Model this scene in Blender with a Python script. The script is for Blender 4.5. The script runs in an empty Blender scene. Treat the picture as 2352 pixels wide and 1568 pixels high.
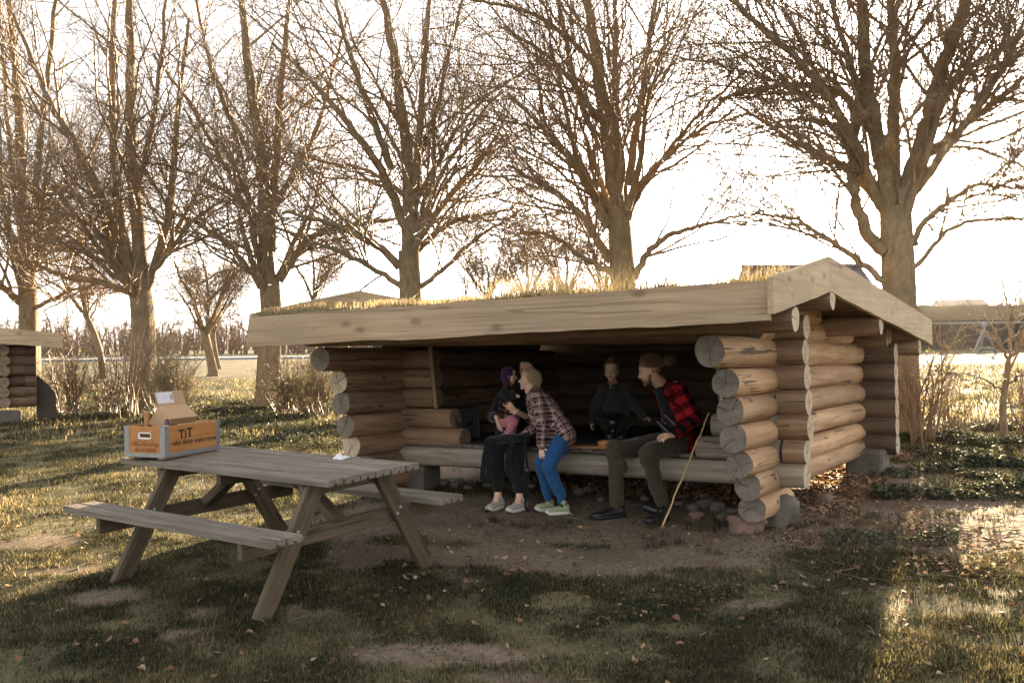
import bpy, math, random
import numpy as np
from mathutils import Vector, Matrix

C = bpy.context.scene
COL = C.collection
R = np.random.default_rng(7)

# ------------------------------------------------------------------ camera
CAM_H = 1.557; FPX = 2200.0; ROLL = -0.0126
cr_, sr_ = math.cos(ROLL), math.sin(ROLL)
cam = bpy.data.cameras.new('camera')
cam.sensor_width = 36; cam.lens = FPX * 36 / 2352; cam.clip_start = .05; cam.clip_end = 3000
cam.dof.use_dof = True; cam.dof.focus_distance = 8.4; cam.dof.aperture_fstop = 5.6
camo = bpy.data.objects.new('camera', cam); COL.objects.link(camo)
m = Matrix(((cr_, -sr_, 0, 0), (0, 0, -1, 0), (sr_, cr_, 0, CAM_H), (0, 0, 0, 1)))
camo.matrix_world = m
C.camera = camo

# ------------------------------------------------------------------ light
SUN_EL = 8.9; SUN_AZ = 24.3
W = bpy.data.worlds.new('World'); C.world = W; W.use_nodes = True
nt = W.node_tree; nt.nodes.clear()
sky = nt.nodes.new('ShaderNodeTexSky'); sky.sky_type = 'NISHITA'; sky.sun_disc = False
sky.sun_elevation = math.radians(SUN_EL); sky.sun_rotation = math.radians(SUN_AZ)
sky.air_density = 1.0; sky.dust_density = 2.2; sky.ozone_density = 1.0
bg = nt.nodes.new('ShaderNodeBackground'); bg.inputs[1].default_value = 0.075
wo = nt.nodes.new('ShaderNodeOutputWorld')
hs = nt.nodes.new('ShaderNodeHueSaturation'); hs.inputs['Saturation'].default_value = .22
mw = nt.nodes.new('ShaderNodeMix'); mw.data_type = 'RGBA'; mw.blend_type = 'MULTIPLY'; mw.inputs[0].default_value = 1; mw.inputs[7].default_value = (1.0, .958, .94, 1)
nt.links.new(sky.outputs[0], hs.inputs['Color']); nt.links.new(hs.outputs[0], mw.inputs[6]); nt.links.new(mw.outputs[2], bg.inputs[0]); nt.links.new(bg.outputs[0], wo.inputs[0])
sd = bpy.data.lights.new('sun', 'SUN'); sd.energy = 5.0; sd.angle = math.radians(.55); sd.color = (1, .74, .44)
so = bpy.data.objects.new('sun', sd); COL.objects.link(so)
sdir = Vector((math.sin(math.radians(SUN_AZ)) * math.cos(math.radians(SUN_EL)),
               math.cos(math.radians(SUN_AZ)) * math.cos(math.radians(SUN_EL)), math.sin(math.radians(SUN_EL))))
so.rotation_euler = sdir.to_track_quat('Z', 'Y').to_euler()
so.location = (6, 14, 20)
C.view_settings.view_transform = 'Standard'; C.view_settings.look = 'None'
C.view_settings.gamma = 1; C.view_settings.exposure = 3.3
C.cycles.max_bounces = 6; C.cycles.diffuse_bounces = 3; C.cycles.glossy_bounces = 2
C.cycles.transmission_bounces = 3; C.cycles.transparent_max_bounces = 8
C.cycles.use_denoising = True
C.cycles.sample_clamp_indirect = 6

# ------------------------------------------------------------------ helpers
def px(x, y, Y):
    "pixel of the 2352 wide photograph at depth Y -> world point"
    a = (x - 1176) / FPX; b = (784 - y) / FPX
    return np.array([(a * cr_ - b * sr_) * Y, Y, (a * sr_ + b * cr_) * Y + CAM_H])

def _h(ix, iy, s):
    n = (ix.astype(np.int64) * 374761393 + iy.astype(np.int64) * 668265263 + s * 974634777) & 0xffffffff
    n = ((n ^ (n >> 13)) * 1274126177) & 0xffffffff
    return ((n ^ (n >> 16)) & 0xffff) / 65535.0

def vnoise(x, y, s=0):
    x = np.asarray(x, float); y = np.asarray(y, float)
    ix = np.floor(x); iy = np.floor(y); fx = x - ix; fy = y - iy
    fx = fx * fx * (3 - 2 * fx); fy = fy * fy * (3 - 2 * fy)
    a = _h(ix, iy, s); b = _h(ix + 1, iy, s); c = _h(ix, iy + 1, s); d = _h(ix + 1, iy + 1, s)
    return (a * (1 - fx) + b * fx) * (1 - fy) + (c * (1 - fx) + d * fx) * fy

def fbm(x, y, s=0, o=4):
    t = 0; A = .5; n = 0
    for k in range(o):
        t = t + A * vnoise(x * 2 ** k + 17 * k, y * 2 ** k - 9 * k, s + k); n += A; A *= .5
    return t / n

def mesh(name, V, F, mat=None, parent=None, smooth=True, loc=None, attr=None, mats=None, midx=None):
    "V (n,3) array, F list of (m,k) arrays or an array; one mesh object"
    V = np.asarray(V, np.float32)
    if loc is not None: V = V - np.asarray(loc, np.float32)
    if not isinstance(F, list): F = [F]
    F = [np.asarray(f, np.int32) for f in F if len(f)]
    me = bpy.data.meshes.new(name)
    me.vertices.add(len(V)); me.vertices.foreach_set('co', V.ravel())
    nl = sum(f.size for f in F); nf = sum(len(f) for f in F)
    me.loops.add(nl); me.loops.foreach_set('vertex_index', np.concatenate([f.ravel() for f in F]))
    me.polygons.add(nf)
    tot = np.concatenate([np.full(len(f), f.shape[1], np.int32) for f in F])
    st = np.concatenate([[0], np.cumsum(tot)[:-1]]).astype(np.int32)
    me.polygons.foreach_set('loop_start', st)
    try: me.polygons.foreach_set('loop_total', tot)
    except Exception: pass
    me.polygons.foreach_set('use_smooth', np.full(nf, bool(smooth)))
    for mm in (mats or ([mat] if mat else [])): me.materials.append(mm)
    if midx is not None: me.polygons.foreach_set('material_index', np.asarray(midx, np.int32))
    if attr:
        for k, val in attr.items():
            val = np.asarray(val, np.float32)
            if val.ndim == 1:
                a = me.attributes.new(k, 'FLOAT', 'POINT'); a.data.foreach_set('value', val)
            else:
                a = me.attributes.new(k, 'FLOAT_VECTOR', 'POINT'); a.data.foreach_set('vector', val.ravel())
    me.update(calc_edges=True)
    ob = bpy.data.objects.new(name, me); COL.objects.link(ob)
    if parent: ob.parent = parent
    if loc is not None and parent is None: ob.location = loc
    return ob

class MB:
    "collects pieces of ONE mesh"
    def __init__(s): s.V = []; s.F = {3: [], 4: []}; s.M = {3: [], 4: []}; s.n = 0; s.A = []
    def add(s, V, F, m=0, a=None):
        V = np.asarray(V, float); s.V.append(V)
        for f in (F if isinstance(F, list) else [F]):
            f = np.asarray(f)
            if len(f) == 0: continue
            s.F[f.shape[1]].append(f + s.n); s.M[f.shape[1]].append(np.full(len(f), m))
        s.n += len(V)
        s.A.append(np.zeros(len(V)) + (0 if a is None else a))
        return s
    def box(s, c, size, rot=None, m=0, bev=0):
        x, y, z = [q / 2 for q in size]
        if bev:
            b = min(bev, x * .9, y * .9, z * .9); V = []
            for sx in (-1, 1):
                for sy in (-1, 1):
                    for sz in (-1, 1):
                        V += [(sx * (x - b), sy * (y - b), sz * z), (sx * (x - b), sy * y, sz * (z - b)), (sx * x, sy * (y - b), sz * (z - b))]
            V = np.array(V); F4 = []; F3 = []
            idx = lambda sx, sy, sz, k: ((sx > 0) * 4 + (sy > 0) * 2 + (sz > 0)) * 3 + k
            def orient(q, ctr):
                p = V[q]; n = np.cross(p[1] - p[0], p[2] - p[0])
                return q if n @ (p.mean(0) - ctr) > 0 else q[::-1]
            z0 = np.zeros(3)
            for t in (-1, 1):
                F4.append(orient([idx(-1, -1, t, 0), idx(1, -1, t, 0), idx(1, 1, t, 0), idx(-1, 1, t, 0)], z0))
                F4.append(orient([idx(-1, t, -1, 1), idx(1, t, -1, 1), idx(1, t, 1, 1), idx(-1, t, 1, 1)], z0))
                F4.append(orient([idx(t, -1, -1, 2), idx(t, 1, -1, 2), idx(t, 1, 1, 2), idx(t, -1, 1, 2)], z0))
            for p in (-1, 1):
                for q in (-1, 1):
                    F4.append(orient([idx(-1, p, q, 0), idx(1, p, q, 0), idx(1, p, q, 1), idx(-1, p, q, 1)], z0))
                    F4.append(orient([idx(p, -1, q, 0), idx(p, 1, q, 0), idx(p, 1, q, 2), idx(p, -1, q, 2)], z0))
                    F4.append(orient([idx(p, q, -1, 1), idx(p, q, 1, 1), idx(p, q, 1, 2), idx(p, q, -1, 2)], z0))
            for sx in (-1, 1):
                for sy in (-1, 1):
                    for sz in (-1, 1): F3.append(orient([idx(sx, sy, sz, 0), idx(sx, sy, sz, 1), idx(sx, sy, sz, 2)], z0))
            F = [np.array(F4), np.array(F3)]
        else:
            V = np.array([(-x, -y, -z), (x, -y, -z), (x, y, -z), (-x, y, -z), (-x, -y, z), (x, -y, z), (x, y, z), (-x, y, z)])
            F = np.array([(0, 3, 2, 1), (4, 5, 6, 7), (0, 1, 5, 4), (1, 2, 6, 5), (2, 3, 7, 6), (3, 0, 4, 7)])
        if rot is not None: V = V @ np.asarray(rot).T
        return s.add(V + np.asarray(c, float), F, m)
    def tube(s, P, r, n=8, caps=True, m=0, mc=None):
        P = np.asarray(P, float); r = np.zeros(len(P)) + r
        V, F = tubes(P[None], r[None], n)
        s.add(V, F, m); b = s.n - len(V)
        if caps:
            for k, rev in ((0, True), (len(P) - 1, False)):
                i = np.arange(n); c = np.array([P[k]]); ring = V[k * n:(k + 1) * n]
                f = np.stack([np.full(n, n), i, (i + 1) % n], 1)
                if rev: f = f[:, ::-1]
                s.add(np.vstack([ring, c]), f, m if mc is None else mc)
        return s
    def ell(s, c, rad, rot=None, n=12, m=0):
        V, F3, F4 = UV(n); V = V * np.asarray(rad)
        if rot is not None: V = V @ np.asarray(rot).T
        return s.add(V + np.asarray(c, float), [F3, F4], m)
    def lathe(s, prof, c=(0, 0, 0), rot=None, n=20, m=0):
        prof = np.asarray(prof, float); k = len(prof); t = np.arange(n) * 2 * math.pi / n
        V = np.stack([np.outer(prof[:, 0], np.cos(t)), np.outer(prof[:, 0], np.sin(t)), np.repeat(prof[:, 1:2], n, 1)], -1).reshape(-1, 3)
        i = np.arange(k - 1)[:, None] * n; j = np.arange(n)[None]
        F = np.stack([i + j, i + (j + 1) % n, i + n + (j + 1) % n, i + n + j], -1).reshape(-1, 4)
        if rot is not None: V = V @ np.asarray(rot).T
        return s.add(V + np.asarray(c, float), F, m)
    def build(s, name, mat=None, parent=None, smooth=True, loc=None, mats=None, attr=None):
        F = []; M = []
        for k in (4, 3):
            if s.F[k]: F.append(np.concatenate(s.F[k])); M.append(np.concatenate(s.M[k]))
        return mesh(name, np.vstack(s.V), F, mat, parent, smooth, loc, mats=mats, midx=np.concatenate(M),
                    attr=({attr: np.concatenate(s.A)} if attr else None))

_uv = {}
def UV(n):
    if n in _uv: return _uv[n]
    k = n // 2; th = np.linspace(0, math.pi, k + 1)[1:-1]; t = np.arange(n) * 2 * math.pi / n
    V = np.stack([np.outer(np.sin(th), np.cos(t)), np.outer(np.sin(th), np.sin(t)), np.repeat(np.cos(th)[:, None], n, 1)], -1).reshape(-1, 3)
    V = np.vstack([V, [(0, 0, 1), (0, 0, -1)]]); a = len(V) - 2
    i = np.arange(k - 2)[:, None] * n; j = np.arange(n)[None]
    F4 = np.stack([i + j, i + n + j, i + n + (j + 1) % n, i + (j + 1) % n], -1).reshape(-1, 4)
    j = np.arange(n); F3 = np.vstack([np.stack([np.full(n, a), j, (j + 1) % n], 1), np.stack([np.full(n, a + 1), (k - 2) * n + (j + 1) % n, (k - 2) * n + j], 1)])
    _uv[n] = (V, F3, F4); return _uv[n]

def tubes(P, r, n=4):
    "P (N,m,3) polylines, r (N,m) radii -> verts, quads"
    N, m_, _ = P.shape
    T = np.gradient(P, axis=1); T /= np.linalg.norm(T, axis=2, keepdims=True) + 1e-9
    mean = T.mean(1); ref = np.where(np.abs(mean[:, 2:3]) > .8, [[1., 0, 0]], [[0, 0, 1.]])[:, None]
    A = np.cross(T, ref); A /= np.linalg.norm(A, axis=2, keepdims=True) + 1e-9
    B = np.cross(T, A)
    t = np.arange(n) * 2 * math.pi / n
    V = P[:, :, None] + r[:, :, None, None] * (A[:, :, None] * np.cos(t)[:, None] + B[:, :, None] * np.sin(t)[:, None])
    V = V.reshape(-1, 3)
    b = (np.arange(N)[:, None, None] * m_ + np.arange(m_ - 1)[None, :, None]) * n; j = np.arange(n)[None, None]
    F = np.stack([b + j, b + n + j, b + n + (j + 1) % n, b + (j + 1) % n], -1).reshape(-1, 4)
    return V, F

def empty(name, loc=(0, 0, 0)):
    o = bpy.data.objects.new(name, None); o.empty_display_size = .2; o.location = loc; COL.objects.link(o); return o

def tag(o, label=None, cat=None, group=None, kind=None):
    if label: o['label'] = label
    if cat: o['category'] = cat
    if group: o['group'] = group
    if kind: o['kind'] = kind
    return o

# ------------------------------------------------------------------ materials
class N:
    "tiny node builder"
    def __init__(s, name):
        s.m = bpy.data.materials.new(name); s.m.use_nodes = True; s.t = s.m.node_tree; s.t.nodes.clear()
        s.out = s.t.nodes.new('ShaderNodeOutputMaterial'); s.b = s.t.nodes.new('ShaderNodeBsdfPrincipled')
        s.t.links.new(s.b.outputs[0], s.out.inputs[0]); s.tc = None
    def n(s, typ, **k):
        o = s.t.nodes.new('ShaderNode' + typ)
        for a, b in k.items(): setattr(o, a, b)
        return o
    def l(s, a, b): s.t.links.new(a, b)
    def coord(s, kind='Object', scale=(1, 1, 1), rnd=True):
        if s.tc is None: s.tc = s.n('TexCoord')
        v = s.tc.outputs[kind]
        if rnd:
            oi = s.n('ObjectInfo'); ml = s.n('VectorMath', operation='SCALE'); cb = s.n('CombineXYZ')
            for i in range(3): s.l(oi.outputs['Random'], cb.inputs[i])
            s.l(cb.outputs[0], ml.inputs[0]); ml.inputs['Scale'].default_value = 37.
            ad = s.n('VectorMath', operation='ADD'); s.l(v, ad.inputs[0]); s.l(ml.outputs[0], ad.inputs[1]); v = ad.outputs[0]
        mp = s.n('Mapping'); mp.inputs['Scale'].default_value = scale; s.l(v, mp.inputs[0]); return mp.outputs[0]
    def noise(s, vec, scale=5, detail=4, rough=.55, dist=0):
        o = s.n('TexNoise'); o.inputs['Scale'].default_value = scale; o.inputs['Detail'].default_value = detail
        o.inputs['Roughness'].default_value = rough; o.inputs['Distortion'].default_value = dist; s.l(vec, o.inputs['Vector']); return o.outputs[0]
    def ramp(s, f, stops, interp='LINEAR'):
        o = s.n('ValToRGB'); e = o.color_ramp.elements; o.color_ramp.interpolation = interp
        while len(e) < len(stops): e.new(.5)
        for q, (p, c) in zip(e, stops): q.position = p; q.color = (*c, 1) if len(c) == 3 else c
        s.l(f, o.inputs[0]); return o.outputs[0]
    def math(s, op, a, b=None, c=None):
        o = s.n('Math', operation=op)
        for i, q in enumerate((a, b, c)):
            if q is None: continue
            if isinstance(q, (int, float)): o.inputs[i].default_value = q
            else: s.l(q, o.inputs[i])
        return o.outputs[0]
    def mix(s, f, a, b, mode='MIX'):
        o = s.n('Mix', data_type='RGBA', blend_type=mode)
        for i, q in ((0, f), (6, a), (7, b)):
            if isinstance(q, (int, float)): o.inputs[i].default_value = q
            elif isinstance(q, tuple): o.inputs[i].default_value = (*q, 1)
            else: s.l(q, o.inputs[i])
        return o.outputs[2]
    def bump(s, h, st=.3, d=.01):
        o = s.n('Bump'); o.inputs['Strength'].default_value = st; o.inputs['Distance'].default_value = d
        s.l(h, o.inputs['Height']); s.l(o.outputs[0], s.b.inputs['Normal']); return o
    def col(s, c):
        if isinstance(c, tuple): s.b.inputs['Base Color'].default_value = (*c, 1)
        else: s.l(c, s.b.inputs['Base Color'])
        return s
    def set(s, **k):
        for a, v in k.items(): s.b.inputs[a.replace('_', ' ')].default_value = v
        return s
    def attr(s, name):
        o = s.n('Attribute', attribute_name=name); return o
    def translucent(s, amt, color):
        tr = s.n('BsdfTranslucent'); mx = s.n('MixShader'); mx.inputs[0].default_value = amt
        if isinstance(color, tuple): tr.inputs[0].default_value = (*color, 1)
        else: s.l(color, tr.inputs[0])
        s.l(s.b.outputs[0], mx.inputs[1]); s.l(tr.outputs[0], mx.inputs[2]); s.l(mx.outputs[0], s.out.inputs[0])

def wood(name, c0, c1, c2, grain=(1.2, 16, 16), crack=.5, knots=True, rough=.8, stain=None, kn=(.06, .14)):
    "long grain along local X"
    n = N(name); v = n.coord(scale=grain); f = n.noise(v, 1.0, 6, .65, .4)
    col = n.ramp(f, [(.28, c0), (.5, c1), (.72, c2)])
    v2 = n.coord(scale=(.6, .9, .9)); big = n.noise(v2, 1.6, 3)
    col = n.mix(n.ramp(big, [(.42, (0, 0, 0)), (.62, (1, 1, 1))]), col, n.mix(.55, col, stain or c0))
    v3 = n.coord(scale=(.27, 15, 15)); ck = n.noise(v3, 1.0, 2, .5, .3)
    d = n.math('ABSOLUTE', n.math('SUBTRACT', ck, .5)); wv = n.noise(n.coord(scale=(1.1, 3, 3)), 1.0, 2)
    line = n.math('MULTIPLY', n.math('LESS_THAN', d, .011), n.math('GREATER_THAN', wv, .5))
    line = n.math('MULTIPLY', line, crack)
    col = n.mix(line, col, (.03, .022, .016))
    hgt = n.math('SUBTRACT', n.math('MULTIPLY', f, .5), n.math('MULTIPLY', line, 2.))
    if knots:
        vo = n.n('TexVoronoi'); vo.inputs['Scale'].default_value = 1.0; n.l(n.coord(scale=(2.6, 5.5, 5.5)), vo.inputs['Vector'])
        kn_ = n.ramp(vo.outputs['Distance'], [(kn[0], (1, 1, 1)), (kn[1], (0, 0, 0))])
        col = n.mix(n.math('MULTIPLY', kn_, .8 if kn[0] < .08 else .5), col, (.09, .05, .028))
    oi = n.n('ObjectInfo'); cbx = n.n('CombineColor'); rv = n.math('MULTIPLY_ADD', oi.outputs['Random'], .36, .80)
    for q in range(3): n.l(rv, cbx.inputs[q])
    col = n.mix(1.0, col, cbx.outputs[0], 'MULTIPLY')
    n.col(col).set(Roughness=rough); n.b.inputs['Specular IOR Level'].default_value = .25
    n.bump(hgt, .5, .006)
    return n.m

def plain(name, c, rough=.6, var=.25, scale=20, bump=.15, metal=0, spec=.4, bd=.003):
    n = N(name); f = n.noise(n.coord(), scale, 4)
    n.col(n.mix(f, tuple(q * (1 - var) for q in c), tuple(min(1, q * (1 + var)) for q in c))).set(Roughness=rough, Metallic=metal)
    n.b.inputs['Specular IOR Level'].default_value = spec
    if bump: n.bump(f, bump, bd)
    return n.m

M = {}
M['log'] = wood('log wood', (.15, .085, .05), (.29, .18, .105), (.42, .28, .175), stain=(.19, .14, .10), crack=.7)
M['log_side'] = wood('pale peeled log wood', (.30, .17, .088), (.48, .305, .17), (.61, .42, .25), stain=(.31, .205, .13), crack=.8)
M['log_grey'] = wood('grey weathered log wood', (.16, .128, .095), (.30, .25, .193), (.43, .37, .295), stain=(.17, .16, .14), crack=.8)
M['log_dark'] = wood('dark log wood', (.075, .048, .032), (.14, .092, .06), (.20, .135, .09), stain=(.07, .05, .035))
M['board'] = wood('fascia board wood', (.21, .145, .085), (.355, .255, .16), (.47, .355, .235), grain=(.9, 9, 26), crack=.35, stain=(.27, .215, .155), kn=(.10, .22))
M['rake'] = wood('rake board wood', (.31, .225, .13), (.43, .325, .20), (.53, .42, .275), grain=(.9, 14, 26), crack=.3, stain=(.29, .22, .14), kn=(.09, .2))
M['plank'] = wood('grey table plank', (.105, .088, .068), (.20, .17, .137), (.30, .265, .22), grain=(1.5, 30, 30), crack=.8, stain=(.11, .10, .08))
M['leg'] = wood('brown table timber', (.06, .043, .028), (.115, .085, .055), (.18, .135, .09), grain=(1.5, 22, 22), crack=.6, stain=(.07, .06, .035))
M['deck'] = wood('deck plank', (.085, .07, .058), (.15, .128, .105), (.22, .195, .165), grain=(16, 1.2, 16), crack=.3)

def endgrain(name, c0, c1):
    n = N(name); v = n.coord(rnd=False); sp = n.n('SeparateXYZ'); n.l(v, sp.inputs[0])
    wob = n.noise(n.coord(scale=(4, 4, 4)), 3, 3)
    r = n.math('SQRT', n.math('ADD', n.math('POWER', sp.outputs[1], 2.), n.math('POWER', sp.outputs[2], 2.)))
    rr = n.math('ADD', r, n.math('MULTIPLY', wob, .018))
    ring = n.math('SINE', n.math('MULTIPLY', rr, 560.))
    col = n.mix(n.math('MULTIPLY_ADD', ring, .22, .45), c0, c1)
    ang = n.math('ARCTAN2', sp.outputs[1], sp.outputs[2])
    cb = n.n('CombineXYZ'); n.l(n.math('COSINE', ang), cb.inputs[0]); n.l(n.math('SINE', ang), cb.inputs[1])
    oi = n.n('ObjectInfo'); n.l(n.math('MULTIPLY', oi.outputs['Random'], 50.), cb.inputs[2])
    wn = n.noise(cb.outputs[0], 2.6, 2, .6); wn2 = n.noise(cb.outputs[0], 1.3, 1, .5)
    lim = n.math('MULTIPLY', n.math('SUBTRACT', .13, r), .10)
    ck = n.math('LESS_THAN', n.math('ABSOLUTE', n.math('SUBTRACT', wn, .5)), n.math('DIVIDE', .0005, n.math('ADD', r, .01)))
    ck2 = n.math('LESS_THAN', n.math('ABSOLUTE', n.math('SUBTRACT', wn2, .5)), n.math('DIVIDE', .0008, n.math('ADD', r, .008)))
    ck = n.math('MAXIMUM', n.math('MULTIPLY', ck, n.math('GREATER_THAN', wob, .5)), ck2)
    st = n.noise(n.coord(), 9, 4); col = n.mix(n.ramp(st, [(.4, (0, 0, 0)), (.7, (.6, .6, .6))]), col, tuple(q * .62 for q in c0))
    col = n.mix(n.math('MULTIPLY', ck, .8), col, (.03, .024, .02))
    n.col(col).set(Roughness=.85); n.bump(n.math('SUBTRACT', n.math('MULTIPLY', ring, .2), ck), .4, .004)
    return n.m
M['end'] = endgrain('grey end grain', (.13, .108, .088), (.235, .198, .16))
M['end_tan'] = endgrain('tan end grain', (.40, .32, .22), (.55, .45, .32))
M['end_brown'] = endgrain('brown end grain', (.20, .14, .09), (.32, .24, .16))
M['stone'] = plain('stone', (.115, .10, .085), .9, .45, 9, .8, bd=.02)
M['stone_red'] = plain('reddish stone', (.17, .11, .08), .9, .4, 9, .8, bd=.02)
M['metal'] = plain('galvanised steel', (.30, .30, .30), .45, .3, 60, .1, metal=.7)
M['dark'] = plain('dark soil board', (.06, .05, .04), .9)
# ------------------------------------------------------------------ terrain
def hgt(x, y):
    x = np.asarray(x, float); y = np.asarray(y, float)
    d = np.clip(y - 9, 0, None)
    h = -.02 - .03 * np.clip(8 - y, 0, 4) + .85 * (1 - np.exp(-d / 42)) + .028 * np.clip(x - 3.2, 0, 6) * np.clip((y - 8) / 4, 0, 1)
    h = h + .02 * (fbm(x * .9, y * .9, 3, 3) - .5) * 2 + .006 * (fbm(x * 6, y * 6, 5, 2) - .5)
    far = np.clip((y - 260) / 500, 0, 1)
    return h + far * far * 20 * (.4 + fbm(x * .004 + 3, y * .004, 8, 3)) * np.clip(.35 + x / 500, .12, 1.6)

SX, SY, TH, T1, T2 = 2.209, 7.95, .557, .0127, -.0212
SU = np.array([math.cos(TH), -math.sin(TH)]); SV = np.array([math.sin(TH), math.cos(TH)])
def S(a, b, z):
    q = np.array([SX, SY]) + a * SU + b * SV
    return np.array([q[0], q[1], z + T1 * a + T2 * b])
def gz(x, y): return float(hgt(x, y))

DIRT = []   # (x, y, rx, ry, rot, strength)
def dirt_at(pxx, pyy, rx, ry, rot=0, s=1.0):
    a = (pxx - 1176) / FPX; b = (784 - pyy) / FPX
    Y = 8.
    for _ in range(12):
        p = px(pxx, pyy, Y); dz = p[2] - gz(p[0], p[1]); slope = (a * sr_ + b * cr_)
        Y = Y - dz / slope
    p = px(pxx, pyy, Y); DIRT.append((p[0], p[1], rx, ry, rot, s))
dirt_at(1320, 1200, 2.1, .9, -.25, 1.9); dirt_at(1080, 1190, .9, .6, 0, 1.2); dirt_at(1230, 1275, 1.5, .45, -.1, 1.4); dirt_at(1420, 1300, .4, .2, 0, .6)
dirt_at(1500, 1110, 3.0, .8, -.55, 2.2); dirt_at(1950, 1160, 1.3, .85, .5, 2.0); dirt_at(2150, 1220, 1.2, .55, 0, 1.7)
dirt_at(2320, 1190, .8, .6, 0, .8); dirt_at(1900, 1100, 1.2, 1.2, .5, 1.5); dirt_at(1010, 1500, .5, .14, 0, 1.1); dirt_at(1745, 1385, .28, .14, 0, 1.0)
dirt_at(90, 1243, .5, .25, 0, 1.3); dirt_at(120, 1312, .4, .12, 0, 1.1); dirt_at(240, 1370, .35, .2, 0, .9); dirt_at(560, 1400, .6, .25, 0, .8)
dirt_at(400, 1450, .5, .15, 0, .6); dirt_at(850, 1290, .5, .3, 0, .8); dirt_at(1300, 1560, .5, .12, 0, .5)
dirt_at(565, 977, .35, .35, 0, 1.2); dirt_at(2320, 1110, .9, .6, 0, .7)
def dirt(x, y):
    d = np.zeros(np.shape(x))
    for cx, cy, rx, ry, ro, s in DIRT:
        c, q = math.cos(ro), math.sin(ro); X = (x - cx) * c + (y - cy) * q; Y = -(x - cx) * q + (y - cy) * c
        d = np.maximum(d, s * np.exp(-((X / rx) ** 2 + (Y / ry) ** 2) * .9))
    nz = fbm(x * 2.3, y * 2.3, 11, 5)
    return np.clip((d + (nz - .5) * 1.5 - .42) * 3.2, 0, 1)

def axis(a0, a1, step, far, grow=1.16):
    v = list(np.arange(a0, a1, step)); s = step; hi = v[-1]
    while hi < far: s *= grow; hi += s; v.append(hi)
    return v
xs = axis(-6, 6, .05, 1500); neg = [-q for q in axis(6, 6.05, .05, 1500)][1:]; xs = np.array(sorted(set(neg)) + xs)
ys = np.array([-60, -30, -12, -5, -1, 1.5] + axis(3, 14, .05, 1800))
X, Y = np.meshgrid(xs, ys); Z = hgt(X, Y); nx, ny = len(xs), len(ys)
i = np.arange(ny - 1)[:, None] * nx; j = np.arange(nx - 1)[None]
F = np.stack([i + j, i + j + 1, i + nx + j + 1, i + nx + j], -1).reshape(-1, 4)
n = N('ground'); v = n.coord(rnd=False)
dm = n.attr('dirt').outputs['Fac']
g1 = n.noise(v, 1.3, 6, .62); g2 = n.noise(v, 34, 4, .7); g3 = n.noise(v, .12, 3)
gc = n.ramp(g2, [(.3, (.035, .035, .02)), (.55, (.075, .072, .035)), (.75, (.15, .13, .07))])
gc = n.mix(n.ramp(g1, [(.42, (0, 0, 0)), (.66, (.8, .8, .8))]), gc, (.17, .145, .075))
soil = n.ramp(n.noise(v, 22, 6, .7), [(.3, (.10, .076, .052)), (.55, (.195, .152, .108)), (.75, (.28, .228, .168))])
soil = n.mix(n.ramp(n.noise(v, 1.6, 4), [(.4, (0, 0, 0)), (.65, (.6, .6, .6))]), soil, (.11, .078, .055))
vo = n.n('TexVoronoi'); vo.inputs['Scale'].default_value = 26; n.l(v, vo.inputs['Vector'])
peb = n.ramp(vo.outputs['Distance'], [(.08, (1, 1, 1)), (.2, (0, 0, 0))])
soil = n.mix(n.math('MULTIPLY', peb, n.math('GREATER_THAN', n.noise(v, 6, 2), .56)), soil, (.42, .36, .30))
n.col(n.mix(dm, gc, soil)).set(Roughness=.95); n.b.inputs['Specular IOR Level'].default_value = .15
n.bump(n.math('ADD', n.noise(v, 30, 5, .7), n.math('MULTIPLY', peb, .6)), .8, .02)
M['ground'] = n.m
ground = tag(mesh('ground', np.stack([X, Y, Z], -1).reshape(-1, 3), F, M['ground'], attr={'dirt': dirt(X, Y).ravel()}), kind='structure')

# road beyond the lawn on the left
n = N('asphalt'); n.col(n.mix(n.noise(n.coord(), 2, 3), (.16, .165, .18), (.22, .22, .235))).set(Roughness=.75); M['road'] = n.m
rx = np.linspace(-120, 4, 60); yc = 66 + .02 * (rx + 20); V = []
for q in (-3.0, 3.0): V.append(np.stack([rx, yc + q, hgt(rx, yc + q) + .10], 1))
for q in (-3.15, 3.15): V.append(np.stack([rx, yc + q, hgt(rx, yc + q) - .1], 1))
V = np.vstack(V); k = np.arange(59); f = lambda a, b: np.stack([a * 60 + k, a * 60 + k + 1, b * 60 + k + 1, b * 60 + k], 1)
tag(mesh('road', V, np.vstack([f(0, 1), f(2, 0), f(1, 3)]), M['road']), kind='structure')

# ------------------------------------------------------------------ grass
n = N('grass blades'); t = n.attr('tone').outputs['Fac']
gcol = n.ramp(t, [(0, (.024, .025, .011)), (.4, (.058, .056, .027)), (.7, (.15, .128, .062)), (1, (.34, .27, .15))])
n.col(gcol).set(Roughness=.55); n.b.inputs['Specular IOR Level'].default_value = .3; n.translucent(.6, gcol); M['grass'] = n.m

def blades(x, y, z, h, w, tone, lean=.5, segs=1):
    N_ = len(x); a = R.uniform(0, 2 * math.pi, N_); la = R.uniform(0, 2 * math.pi, N_); l = np.abs(R.normal(0, lean, N_)) * h
    px_ = np.cos(a) * w; py_ = np.sin(a) * w
    b = np.stack([x, y, z - .004], 1); d = np.stack([px_, py_, 0 * x], 1)
    tip = b + np.stack([np.cos(la) * l, np.sin(la) * l, h], 1)
    mid = b + np.stack([np.cos(la) * l * .35, np.sin(la) * l * .35, h * .6], 1)
    V = np.stack([b - d, b + d, mid + d * .75, mid - d * .75, tip], 1).reshape(-1, 3); k = np.arange(N_) * 5
    F4 = np.stack([k, k + 1, k + 2, k + 3], 1); F3 = np.stack([k + 3, k + 2, k + 4], 1)
    return V, [F4, F3], np.repeat(tone, 5)

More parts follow.
